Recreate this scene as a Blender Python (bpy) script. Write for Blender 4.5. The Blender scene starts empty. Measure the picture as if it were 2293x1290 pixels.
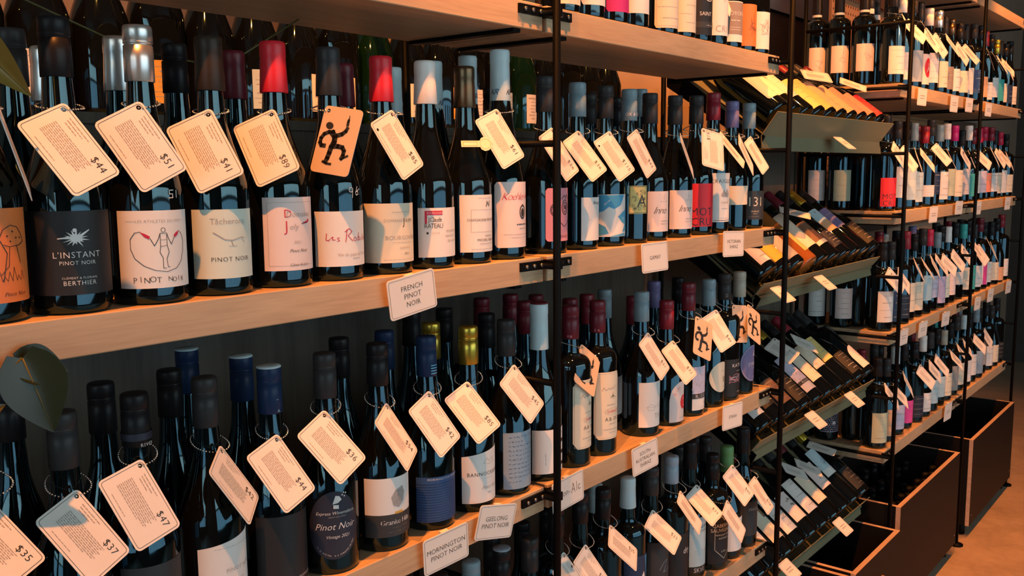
import bpy, bmesh, math, random
from mathutils import Matrix, Vector, Quaternion

random.seed(7)
sc = bpy.context.scene
col = sc.collection

# ------------------------------------------------------------------ camera
cam_d = bpy.data.cameras.new('camera')
cam_d.sensor_width = 36.0
cam_d.lens = 32.516
cam_d.clip_start = 0.02
cam = bpy.data.objects.new('camera', cam_d)
col.objects.link(cam)
_fw = Vector((0.7693, 0.6259, -0.1271)).normalized()
_rt = Vector((0.6309, -0.7759, -0.0075)).normalized()
_up = _rt.cross(_fw).normalized()
_rt = _fw.cross(_up)
_m = Matrix((( _rt.x, _up.x, -_fw.x, 0.0), (_rt.y, _up.y, -_fw.y, -0.9), (_rt.z, _up.z, -_fw.z, 1.52), (0, 0, 0, 1)))
cam.matrix_world = _m
sc.camera = cam

# ------------------------------------------------------------------ world, exposure
w = bpy.data.worlds.new('world')
sc.world = w
w.use_nodes = True
w.node_tree.nodes['Background'].inputs[0].default_value = (0.55, 0.75, 0.8, 1)
w.node_tree.nodes['Background'].inputs[1].default_value = 0.004
sc.view_settings.view_transform = 'Standard'
sc.view_settings.look = 'None'
sc.view_settings.gamma = 1.0
sc.view_settings.use_curve_mapping = False
sc.view_settings.exposure = 0.0
sc.cycles.use_denoising = True
sc.cycles.max_bounces = 6

# ------------------------------------------------------------------ warm spots: ceiling track above the aisle, plus one added low frontal spot
WARM = (1.0, 0.30, 0.05)
def track_spot(x, y, z, tx, ty, tz, power, cone=66):
    d = bpy.data.lights.new('track_spot', 'SPOT')
    d.energy = power; d.color = WARM; d.spot_size = math.radians(cone); d.spot_blend = 0.6; d.shadow_soft_size = 0.016
    o = bpy.data.objects.new('track_spot', d); col.objects.link(o)
    o.location = (x, y, z)
    o.rotation_euler = (Vector((tx, ty, tz)) - Vector((x, y, z))).to_track_quat('-Z', 'Y').to_euler()
for lx, ly, tx, ty, tz, pw, cone in ((0.12, -0.43, 0.62, -0.02, 1.25, 192, 66), (1.15, -0.39, 1.62, -0.02, 1.25, 195, 70), (2.20, -0.42, 2.62, 0.10, 1.30, 185, 74),
                                     (3.25, -0.42, 3.65, -0.02, 1.25, 145, 66), (4.35, -0.42, 4.70, -0.02, 1.25, 145, 66), (2.60, -2.10, 3.35, 0.33, 1.95, 150, 40)):  # last entry is an added low spot that brightens pegboard and far rack
    track_spot(lx, ly, 2.95 if ly > -1 else 2.28, tx, ty, tz, pw, cone)

# ------------------------------------------------------------------ materials (all node based)
MATS = {}
def _nodes(name):
    m = bpy.data.materials.new(name); m.use_nodes = True
    nt = m.node_tree
    return m, nt, nt.nodes['Principled BSDF']
def paint(name, c, rough=0.6, metal=0.0, var=0.06, scale=40.0, spec=0.5, coat=0.0):
    """plain coloured surface with a faint procedural mottle"""
    if name in MATS: return MATS[name]
    m, nt, b = _nodes(name)
    tc = nt.nodes.new('ShaderNodeTexCoord'); no = nt.nodes.new('ShaderNodeTexNoise'); mr = nt.nodes.new('ShaderNodeMapRange')
    mx = nt.nodes.new('ShaderNodeMix'); mx.data_type = 'RGBA'; mx.blend_type = 'MULTIPLY'
    no.inputs['Scale'].default_value = scale; no.inputs['Detail'].default_value = 2
    mr.inputs['To Min'].default_value = 1 - var; mr.inputs['To Max'].default_value = 1 + var
    nt.links.new(tc.outputs['Object'], no.inputs['Vector']); nt.links.new(no.outputs['Fac'], mr.inputs['Value'])
    mx.inputs[0].default_value = 1.0; mx.inputs[6].default_value = (*c, 1)
    nt.links.new(mr.outputs[0], mx.inputs[7]); nt.links.new(mx.outputs[2], b.inputs['Base Color'])
    b.inputs['Roughness'].default_value = rough; b.inputs['Metallic'].default_value = metal
    b.inputs['Specular IOR Level'].default_value = spec; b.inputs['Coat Weight'].default_value = coat
    MATS[name] = m
    return m
def wood(name, c1, c2, along=(1.6, 26, 26), rough=0.55, bump=0.08):
    m, nt, b = _nodes(name)
    tc = nt.nodes.new('ShaderNodeTexCoord'); mp = nt.nodes.new('ShaderNodeMapping')
    n1 = nt.nodes.new('ShaderNodeTexNoise'); n2 = nt.nodes.new('ShaderNodeTexNoise'); ad = nt.nodes.new('ShaderNodeMath'); ad.operation = 'MULTIPLY_ADD'
    rp = nt.nodes.new('ShaderNodeValToRGB'); bp = nt.nodes.new('ShaderNodeBump')
    mp.inputs['Scale'].default_value = along
    n1.inputs['Scale'].default_value = 2.2; n1.inputs['Detail'].default_value = 5; n1.inputs['Distortion'].default_value = 0.6
    n2.inputs['Scale'].default_value = 11; n2.inputs['Detail'].default_value = 4
    nt.links.new(tc.outputs['Object'], mp.inputs['Vector'])
    nt.links.new(mp.outputs[0], n1.inputs['Vector']); nt.links.new(mp.outputs[0], n2.inputs['Vector'])
    nt.links.new(n2.outputs['Fac'], ad.inputs[0]); ad.inputs[1].default_value = 0.5; nt.links.new(n1.outputs['Fac'], ad.inputs[2])
    rp.color_ramp.elements[0].position = 0.45; rp.color_ramp.elements[0].color = (*c2, 1)
    rp.color_ramp.elements[1].position = 1.0; rp.color_ramp.elements[1].color = (*c1, 1)
    nt.links.new(ad.outputs[0], rp.inputs[0]); nt.links.new(rp.outputs[0], b.inputs['Base Color'])
    nt.links.new(ad.outputs[0], bp.inputs['Height']); bp.inputs['Strength'].default_value = bump; bp.inputs['Distance'].default_value = 0.002
    nt.links.new(bp.outputs[0], b.inputs['Normal'])
    b.inputs['Roughness'].default_value = rough
    MATS[name] = m
    return m
def glow(name, c, s):
    m, nt, b = _nodes(name)
    b.inputs['Base Color'].default_value = (0, 0, 0, 1)
    b.inputs['Emission Color'].default_value = (*c, 1); b.inputs['Emission Strength'].default_value = s
    MATS[name] = m
    return m
OAK = wood('oak_board', (0.60, 0.42, 0.255), (0.42, 0.28, 0.165))
PANEL = wood('dark_panel_wood', (0.10, 0.08, 0.06), (0.05, 0.04, 0.031), along=(22, 22, 1.2), rough=0.5)
PLY = wood('raw_plywood_edge', (0.62, 0.44, 0.34), (0.42, 0.28, 0.2), along=(3, 40, 40))
BLACK_PLY = paint('black_faced_plywood', (0.008, 0.0065, 0.006), 0.55, spec=0.2)
STEEL = paint('black_steel', (0.002, 0.0025, 0.0032), 0.5, 0.0, spec=0.1)
BOLT = paint('bolt_steel', (0.25, 0.24, 0.23), 0.25, 0.9)
OLIVE = paint('olive_sheet_metal', (0.20, 0.19, 0.11), 0.5, 0.0)
FLOOR = wood('polished_concrete', (0.52, 0.38, 0.27), (0.34, 0.24, 0.16), along=(3, 3, 3), rough=0.4, bump=0.02)
PLASTER = paint('tan_plaster', (0.46, 0.34, 0.25), 0.8, var=0.12, scale=6)
TILE = paint('dark_brown_tile', (0.17, 0.115, 0.085), 0.5)
BOARDGREY = paint('pale_grey_board', (0.74, 0.72, 0.70), 0.6)
DARKWALL = paint('dark_room_paint', (0.07, 0.06, 0.055), 0.8)
PALE_PANE = glow('daylight_pane', (0.36, 0.52, 0.60), 4.0)
SKY_PANE = glow('bright_sky_pane', (0.56, 0.62, 0.58), 6.0)
MULLION = paint('window_frame_paint', (0.02, 0.02, 0.02), 0.5)
GLASS = paint('dark_bottle_glass', (0.0035, 0.004, 0.004), 0.045, var=0.02, spec=0.55)
GREENGLASS = paint('green_bottle_glass', (0.003, 0.016, 0.006), 0.05, spec=0.55)
AMBER = paint('amber_bottle_glass', (0.28, 0.09, 0.02), 0.05, spec=0.55)
for _g in (GLASS, GREENGLASS):
    _g.node_tree.nodes['Principled BSDF'].inputs['Specular Tint'].default_value = (0.42, 0.78, 1.0, 1)  # blue of the window reflections is put into the specular tint
    _g.node_tree.nodes['Principled BSDF'].inputs['Specular IOR Level'].default_value = 0.95
CARD = paint('white_card', (0.80, 0.76, 0.71), 0.55, var=0.02)
CARDBACK = paint('kraft_card_back', (0.62, 0.47, 0.33), 0.6, var=0.04)
INK = paint('black_ink', (0.015, 0.014, 0.013), 0.5)
GREYINK = paint('grey_ink', (0.36, 0.33, 0.31), 0.6)
CHAIN = paint('chrome_beads', (0.8, 0.78, 0.75), 0.15, 1.0)
LEAF = paint('dark_green_leaf', (0.016, 0.024, 0.008), 0.35, var=0.3, scale=25)
LITLEAF = paint('yellowing_leaf', (0.22, 0.15, 0.03), 0.4, var=0.3, scale=25)  # yellow lamplight on the upper leaf is put into this colour
STEM = paint('olive_stem', (0.09, 0.08, 0.02), 0.5)
C = {  # paper and foil colours
 'white': (0.80, 0.78, 0.76), 'cream': (0.78, 0.70, 0.55), 'blush': (0.80, 0.68, 0.66), 'mint': (0.66, 0.74, 0.66), 'black': (0.012, 0.012, 0.014), 'charcoal': (0.035, 0.034, 0.036),
 'grey': (0.38, 0.36, 0.35), 'orange': (0.75, 0.20, 0.045), 'red': (0.72, 0.02, 0.035), 'crimson': (0.55, 0.015, 0.06), 'burgundy': (0.14, 0.012, 0.024), 'wine': (0.24, 0.015, 0.03), 'navy': (0.012, 0.03, 0.085),
 'midnight': (0.018, 0.02, 0.04), 'blue': (0.025, 0.075, 0.22), 'sky': (0.07, 0.36, 0.62), 'slate': (0.30, 0.40, 0.50), 'pale_blue': (0.50, 0.66, 0.72), 'teal': (0.05, 0.42, 0.40), 'gold': (0.62, 0.44, 0.06),
 'ochre': (0.72, 0.38, 0.05), 'amber': (0.80, 0.50, 0.16), 'yellow': (0.82, 0.62, 0.22), 'peach': (0.80, 0.42, 0.22), 'salmon': (0.78, 0.26, 0.17), 'pink': (0.78, 0.30, 0.36), 'lilac': (0.55, 0.45, 0.66), 'purple': (0.16, 0.15, 0.33),
 'magenta': (0.55, 0.02, 0.20), 'hot_pink': (0.75, 0.06, 0.32), 'brown': (0.20, 0.10, 0.06), 'bronze': (0.14, 0.09, 0.05), 'taupe': (0.30, 0.24, 0.2), 'green': (0.12, 0.30, 0.12), 'sage': (0.50, 0.55, 0.40), 'lavender': (0.62, 0.58, 0.74), 'silver': (0.75, 0.74, 0.73),
 'umber': (0.035, 0.024, 0.017), 'putty': (0.42, 0.39, 0.32), 'steelblue': (0.2, 0.3, 0.36)}
def paper(c): return paint(c + '_paper', C[c], 0.6, var=0.03)
def foil(c):
    if c in ('silver', 'gold', 'bronze'): return paint(c + '_foil', C[c], 0.3, 0.85)
    return paint(c + '_foil', C[c], 0.38, spec=0.2 if max(C[c]) < 0.1 else 0.4)

# ------------------------------------------------------------------ object helpers
USED = {}
def link(name, me, mat=None, parent=None):
    o = bpy.data.objects.new(name, me)
    col.objects.link(o)
    if mat is not None and me is not None and len(me.materials) == 0: me.materials.append(mat)
    if parent is not None: o.parent = parent
    return o
def tag(o, label=None, cat=None, group=None, kind=None):
    if label: o['label'] = label
    if cat: o['category'] = cat
    if group: o['group'] = group
    if kind: o['kind'] = kind
    return o
def root(name, loc, label, cat, group=None, rz=0.0):
    o = bpy.data.objects.new(name, None); col.objects.link(o)
    o.location = loc; o.rotation_euler = (0, 0, rz); o.empty_display_size = 0.05
    return tag(o, label, cat, group)
def mesh(name, vs, fs, smooth=False):
    me = bpy.data.meshes.new(name); me.from_pydata(vs, [], fs); me.update()
    if smooth:
        me.polygons.foreach_set('use_smooth', [True] * len(me.polygons))
    return me
def box_data(x0, x1, y0, y1, z0, z1):
    v = [(x, y, z) for z in (z0, z1) for y in (y0, y1) for x in (x0, x1)]
    f = [(0, 2, 3, 1), (4, 5, 7, 6), (0, 1, 5, 4), (2, 6, 7, 3), (0, 4, 6, 2), (1, 3, 7, 5)]
    return v, f
def box(name, x0, x1, y0, y1, z0, z1, mat, parent=None, bevel=0.0):
    v, f = box_data(x0, x1, y0, y1, z0, z1)
    me = mesh(name, v, f)
    if bevel:
        bm = bmesh.new(); bm.from_mesh(me)
        bmesh.ops.bevel(bm, geom=bm.edges[:], offset=bevel, segments=1, affect='EDGES')
        bm.to_mesh(me); bm.free()
    return link(name, me, mat, parent)
def tube(name, pts, r, mat, parent=None, seg=12, caps=True):
    vs, fs = [], []
    pts = [Vector(p) for p in pts]
    for i, p in enumerate(pts):
        d = (pts[min(i + 1, len(pts) - 1)] - pts[max(i - 1, 0)]).normalized()
        a = d.cross(Vector((0, 0, 1)) if abs(d.z) < 0.9 else Vector((1, 0, 0))).normalized(); b = d.cross(a)
        rr = r[i] if isinstance(r, (list, tuple)) else r
        for k in range(seg):
            t = 2 * math.pi * k / seg
            vs.append(p + a * (rr * math.cos(t)) + b * (rr * math.sin(t)))
    for i in range(len(pts) - 1):
        for k in range(seg):
            k2 = (k + 1) % seg
            fs.append((i * seg + k, (i + 1) * seg + k, (i + 1) * seg + k2, i * seg + k2))
    if caps:
        fs.append(tuple(range(seg))); fs.append(tuple(range((len(pts) - 1) * seg, len(pts) * seg))[::-1])
    return link(name, mesh(name, vs, fs, True), mat, parent)
def lathe(name, prof, seg=28):
    vs, fs = [], []
    for r, z in prof:
        for k in range(seg):
            t = 2 * math.pi * k / seg
            vs.append((r * math.cos(t), r * math.sin(t), z))
    for i in range(len(prof) - 1):
        for k in range(seg):
            k2 = (k + 1) % seg
            fs.append((i * seg + k, i * seg + k2, (i + 1) * seg + k2, (i + 1) * seg + k))
    fs.append(tuple(range(seg))[::-1]); fs.append(tuple(range((len(prof) - 1) * seg, len(prof) * seg)))
    return mesh(name, vs, fs, True)

# ---- flat drawing (text, strokes, blocks) as 2-D triangles, later wrapped or laid flat
TXT = {}
def text2d(s, shear=0.0, space=1.0, thin=-0.008):
    k = (s, shear, space, thin)
    if k not in TXT:
        c = bpy.data.curves.new('lettering', 'FONT'); c.body = s; c.resolution_u = 2; c.shear = shear; c.space_character = space; c.offset = thin
        c.align_x = 'CENTER'
        o = bpy.data.objects.new('lettering', c)
        m = bpy.data.meshes.new_from_object(o)
        TXT[k] = ([(v.co.x, v.co.y) for v in m.vertices], [tuple(p.vertices) for p in m.polygons])
        bpy.data.objects.remove(o); bpy.data.meshes.remove(m); bpy.data.curves.remove(c)
    return TXT[k]
def fill2d(pts):
    bm = bmesh.new()
    vs = [bm.verts.new((p[0], p[1], 0)) for p in pts]
    es = [bm.edges.new((vs[i], vs[(i + 1) % len(vs)])) for i in range(len(vs))]
    bmesh.ops.triangle_fill(bm, edges=es, use_beauty=True)
    bm.verts.index_update()
    out = ([(v.co.x, v.co.y) for v in bm.verts], [tuple(v.index for v in f.verts) for f in bm.faces])
    bm.free(); return out
def refine(V, F, m):
    """split faces that are wide round the bottle so that print follows the curve"""
    V = list(V); out = []; todo = []
    for f in F:
        us = [V[i][0] for i in f]
        if max(us) - min(us) <= m: out.append(f)
        else: todo += [(f[0], f[i], f[i + 1]) for i in range(1, len(f) - 1)]
    while todo:
        a, b, c = todo.pop(); us = [V[a][0], V[b][0], V[c][0]]
        if max(us) - min(us) <= m: out.append((a, b, c)); continue
        e = sorted(((abs(V[p][0] - V[q][0]), p, q, r) for p, q, r in ((a, b, c), (b, c, a), (c, a, b))))[-1]
        _, p, q, r = e; V.append(((V[p][0] + V[q][0]) / 2, (V[p][1] + V[q][1]) / 2)); n = len(V) - 1
        todo += [(p, n, r), (n, q, r)]
    return V, out
class Ink:
    """collects 2-D print by colour; units millimetres"""
    def __init__(s): s.by = {}
    def add(s, mat, vs, fs):
        V, F = s.by.setdefault(mat.name, (mat, [], []))[1:]
        n = len(V); V.extend(vs); F.extend([tuple(i + n for i in f) for f in fs])
    def text(s, mat, t, u, v, size, shear=0.0, space=1.0, sx=1.0, rot=0.0, thin=-0.008):
        vs, fs = text2d(t, shear, space, thin); k = size / 0.72; c, q = math.cos(rot), math.sin(rot)
        s.add(mat, [(u + (x * k * sx) * c - (y * k - size / 2) * q, v + (x * k * sx) * q + (y * k - size / 2) * c) for x, y in vs], fs)
    def rect(s, mat, u0, v0, u1, v1, n=None):
        n = n or max(1, int(abs(u1 - u0) / 4))
        vs = []; fs = []
        for i in range(n + 1):
            u = u0 + (u1 - u0) * i / n; vs += [(u, v0), (u, v1)]
        for i in range(n): fs.append((2 * i, 2 * i + 2, 2 * i + 3, 2 * i + 1))
        s.add(mat, vs, fs)
    def line(s, mat, pts, wd, wd2=None):
        for i in range(len(pts) - 1):
            a, b = Vector(pts[i]), Vector(pts[i + 1]); d = b - a
            if d.length < 1e-6: continue
            d.normalize(); n = Vector((-d.y, d.x))
            wa = (wd + ((wd2 or wd) - wd) * i / (len(pts) - 1)) / 2; wb = (wd + ((wd2 or wd) - wd) * (i + 1) / (len(pts) - 1)) / 2
            a2 = a - d * wa * 0.6; b2 = b + d * wb * 0.6
            s.add(mat, [tuple(a2 - n * wa), tuple(b2 - n * wb), tuple(b2 + n * wb), tuple(a2 + n * wa)], [(0, 1, 2, 3)])
    def poly(s, mat, pts): s.add(mat, *fill2d(pts))
    def disc(s, mat, u, v, r, n=18, ry=None):
        s.poly(mat, [(u + r * math.cos(2 * math.pi * i / n), v + (ry or r) * math.sin(2 * math.pi * i / n)) for i in range(n)])
    def ring(s, mat, u, v, r, wd, n=22, ry=None):
        s.line(mat, [(u + r * math.cos(2 * math.pi * i / n), v + (ry or r) * math.sin(2 * math.pi * i / n)) for i in range(n + 1)], wd)
    def bars(s, mat, u0, u1, v, h, seed=0):
        r = random.Random(seed); u = u0
        while u < u1 - 1:
            e = min(u1, u + r.uniform(2.0, 6.5)); s.rect(mat, u, v, e, v + h, 1); u = e + 0.9
    def build(s, parent, fn, fine=None):
        for mat, V, F in s.by.values():
            if fine: V, F = refine(V, F, fine)
            link('print', mesh('print', [fn(u, v) for u, v in V], F), mat, parent)

# ------------------------------------------------------------------ room shell
def struct(o): return tag(o, kind='structure')
struct(box('floor', -4.2, 8.0, -4.2, 1.2, -0.06, 0.0, FLOOR))
struct(box('ceiling', -4.2, 8.0, -4.2, 1.2, 3.3, 3.36, DARKWALL))
struct(box('wall_right', 8.0, 8.06, -4.2, 1.2, 0, 3.3, DARKWALL))
struct(box('wall_left', -4.26, -4.2, -4.2, 1.2, 0, 3.3, DARKWALL))
wb = struct(box('wall_back', -4.2, 8.0, 0.62, 0.68, 0, 3.3, PLASTER))
TW, TH = 0.6, 0.3
tile_me = mesh('tile', *box_data(0.003, TW - 0.003, 0.606, 0.62, 0.003, TH - 0.003))
tile_me.materials.append(TILE)
for r_ in range(3):
    for c_ in range(5):
        t = link('tile', tile_me, None, wb); t.location = (3.38 + c_ * TW + (0.3 if r_ % 2 else 0), 0, 1.2 + r_ * TH + 0.0)
# window wall behind the viewer: dark below and above, panes and mullions between
struct(box('wall_front', -4.2, 8.0, -4.26, -4.2, 0, 0.35, DARKWALL))
struct(box('trim_1', -4.2, 8.0, -4.26, -4.2, 2.95, 3.3, DARKWALL))
struct(box('trim_2', 4.58, 8.0, -4.26, -4.2, 0.35, 2.95, DARKWALL))
struct(box('trim_3', -4.2, -0.40, -4.26, -4.2, 0.35, 2.95, DARKWALL))
pane_me = mesh('pane', *box_data(0, 0.26, -0.03, -0.02, 0, 1.72)); pane_me.materials.append(PALE_PANE)
pane2_me = mesh('pane', *box_data(0, 0.26, -0.03, -0.02, 0, 0.72)); pane2_me.materials.append(SKY_PANE)
mull_me = mesh('mullion', *box_data(-0.025, 0.025, -0.05, 0.03, 0.35, 2.95)); mull_me.materials.append(MULLION)
def window(name, loc, n, rz):
    win = struct(root(name, loc, None, None, rz=rz))
    for i in range(n + 1):
        x = i * 0.31
        if i < n:
            a = link('pane', pane_me, None, win); a.location = (x + 0.025, 0, 0.38)
            a = link('pane', pane2_me, None, win); a.location = (x + 0.025, 0, 2.18)
        a = link('mullion', mull_me, None, win); a.location = (x, 0, 0)
    box('transom', 0, n * 0.31, -0.05, 0.03, 2.1, 2.18, MULLION, win)
window('window_1', (-0.38, -4.2, 0), 16, 0.0)
window('window_2', (-4.17, -0.35, 0), 11, math.radians(-90))
# low timber partition with a ledge behind the near racks
wp = struct(box('wall_partition', -1.4, 3.02, 0.325, 0.47, 0, 1.585, PANEL))
box('ledge', -1.4, 3.02, 0.318, 0.485, 1.585, 1.60, PANEL, wp)
# centre x, centre y, shelf height, bottle height (metres)
POS = {
 'b1': (0.36, 0.043, 1.38, 0.29),
 'b2': (0.444, 0.043, 1.38, 0.292),
 'b3': (0.531, 0.041, 1.38, 0.293),
 'b4': (0.617, 0.043, 1.38, 0.291),
 'b5': (0.705, 0.043, 1.38, 0.294),
 'b6': (0.79, 0.043, 1.38, 0.295),
 'b7': (0.881, 0.043, 1.38, 0.292),
 'b8': (0.966, 0.043, 1.38, 0.293),
 'b9': (1.05, 0.043, 1.38, 0.292),
 'b10': (1.133, 0.043, 1.38, 0.324),
 'bb1': (0.496, 0.179, 1.38, 0.28),
 'bb2': (0.55, 0.119, 1.38, 0.291),
 'bb3': (0.629, 0.133, 1.38, 0.292),
 'bb4': (0.715, 0.14, 1.38, 0.292),
 'bb5': (0.898, 0.14, 1.38, 0.291),
 'bb6': (1.003, 0.15, 1.38, 0.295),
 'bb7': (1.083, 0.14, 1.38, 0.31),
 'bb8': (1.163, 0.137, 1.38, 0.325),
 'bb9': (1.242, 0.153, 1.38, 0.28),
 'e0': (0.342, 0.05, 0.994, 0.285),
 'bb0': (0.437, 0.125, 1.38, 0.288),
 'c1': (1.251, 0.044, 1.38, 0.292),
 'c2': (1.345, 0.044, 1.38, 0.288),
 'c3': (1.432, 0.044, 1.38, 0.288),
 'c4': (1.514, 0.044, 1.38, 0.287),
 'c5': (1.59, 0.044, 1.38, 0.284),
 'c6': (1.689, 0.044, 1.38, 0.285),
 'c7': (1.779, 0.044, 1.38, 0.29),
 'c8': (1.856, 0.044, 1.38, 0.3),
 'c9': (1.947, 0.044, 1.38, 0.287),
 'c10': (2.035, 0.044, 1.38, 0.287),
 'cb1': (1.537, 0.15, 1.38, 0.285),
 'cb2': (1.633, 0.15, 1.38, 0.284),
 'cb3': (1.745, 0.16, 1.38, 0.308),
 'd1': (1.29, 0.042, 1.775, 0.3),
 'd2': (1.365, 0.042, 1.775, 0.3),
 'd3': (1.442, 0.042, 1.775, 0.3),
 'd4': (1.512, 0.042, 1.775, 0.3),
 'd5': (1.608, 0.115, 1.775, 0.3),
 'd6': (1.622, 0.042, 1.775, 0.3),
 'd7': (1.693, 0.042, 1.775, 0.3),
 'd8': (1.763, 0.042, 1.775, 0.3),
 'd9': (1.834, 0.042, 1.775, 0.3),
 'd10': (1.904, 0.042, 1.775, 0.3),
 'd11': (1.975, 0.042, 1.775, 0.3),
 'd12': (2.045, 0.042, 1.775, 0.3),
 'e1': (0.428, 0.05, 0.994, 0.281),
 'e3': (0.508, 0.05, 0.994, 0.285),
 'e5': (0.598, 0.055, 0.994, 0.286),
 'e6': (0.687, 0.052, 0.994, 0.284),
 'e7': (0.768, 0.043, 0.994, 0.289),
 'e8': (0.861, 0.043, 0.994, 0.288),
 'e9': (0.958, 0.043, 0.994, 0.284),
 'e10': (1.051, 0.043, 0.994, 0.286),
 'e11': (1.143, 0.043, 0.994, 0.284),
 'e12': (1.231, 0.043, 0.994, 0.301),
 'eb1': (0.409, 0.13, 0.994, 0.3),
 'eb2': (0.511, 0.13, 0.994, 0.285),
 'eb3': (0.603, 0.14, 0.994, 0.283),
 'eb4': (0.668, 0.205, 0.994, 0.291),
 'eb5': (0.701, 0.131, 0.994, 0.285),
 'eb6': (0.875, 0.14, 0.994, 0.283),
 'eb7': (0.956, 0.13, 0.994, 0.283),
 'eb8': (1.058, 0.13, 0.994, 0.282),
 'eb9': (1.088, 0.205, 0.994, 0.293),
 'eb10': (1.169, 0.205, 0.994, 0.285),
 'eb11': (1.194, 0.129, 0.994, 0.28),
 'eb12': (1.269, 0.205, 0.994, 0.292),
 'eb13': (1.353, 0.205, 0.994, 0.29),
 'eb14': (1.31, 0.136, 0.994, 0.287),
 'eb15': (1.433, 0.205, 0.994, 0.28),
 'f1': (1.321, 0.042, 0.994, 0.286),
 'f2': (1.407, 0.042, 0.994, 0.285),
 'f3': (1.563, 0.042, 0.994, 0.285),
 'f4': (1.662, 0.042, 0.994, 0.256),
 'f5': (1.754, 0.042, 0.994, 0.283),
 'f6': (1.848, 0.042, 0.994, 0.282),
 'f7': (1.924, 0.042, 0.994, 0.287),
 'f8': (2.001, 0.042, 0.994, 0.285),
 'fb1': (1.439, 0.127, 0.994, 0.278),
 'fb2': (1.515, 0.14, 0.994, 0.277),
 'fb3': (1.591, 0.148, 0.994, 0.278),
 'fb4': (1.663, 0.123, 0.994, 0.258),
 'fb5': (1.794, 0.15, 0.994, 0.275),
 'fb6': (1.887, 0.14, 0.994, 0.275),
 'g1': (1.288, 0.05, 0.605, 0.319),
 'g2': (1.364, 0.05, 0.605, 0.32),
 'g3': (1.441, 0.05, 0.605, 0.305),
 'g4': (1.531, 0.05, 0.605, 0.302),
 'g5': (1.623, 0.05, 0.605, 0.3),
 'g6': (1.707, 0.05, 0.605, 0.302),
 'g7': (1.808, 0.06, 0.605, 0.309),
 'g8': (1.882, 0.041, 0.605, 0.265),
 'g9': (1.958, 0.043, 0.605, 0.265),
 'g10': (2.045, 0.043, 0.605, 0.29),
 'gb1': (1.533, 0.13, 0.605, 0.271),
 'gb2': (1.739, 0.14, 0.605, 0.268),
 'gb3': (1.92, 0.15, 0.605, 0.253),
 'gb4': (2.045, 0.173, 0.605, 0.265),
 'gb5': (1.993, 0.117, 0.605, 0.265),
 'ga1': (1.058, 0.05, 0.605, 0.291),
 'ga2': (1.135, 0.05, 0.605, 0.286),
 'ga3': (1.203, 0.13, 0.605, 0.265),
 'ga4': (1.29, 0.13, 0.605, 0.265),
 'ga5': (0.982, 0.05, 0.605, 0.297),
 'ga6': (1.211, 0.05, 0.605, 0.28),
 'ga7': (1.367, 0.13, 0.605, 0.265),
}
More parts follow.
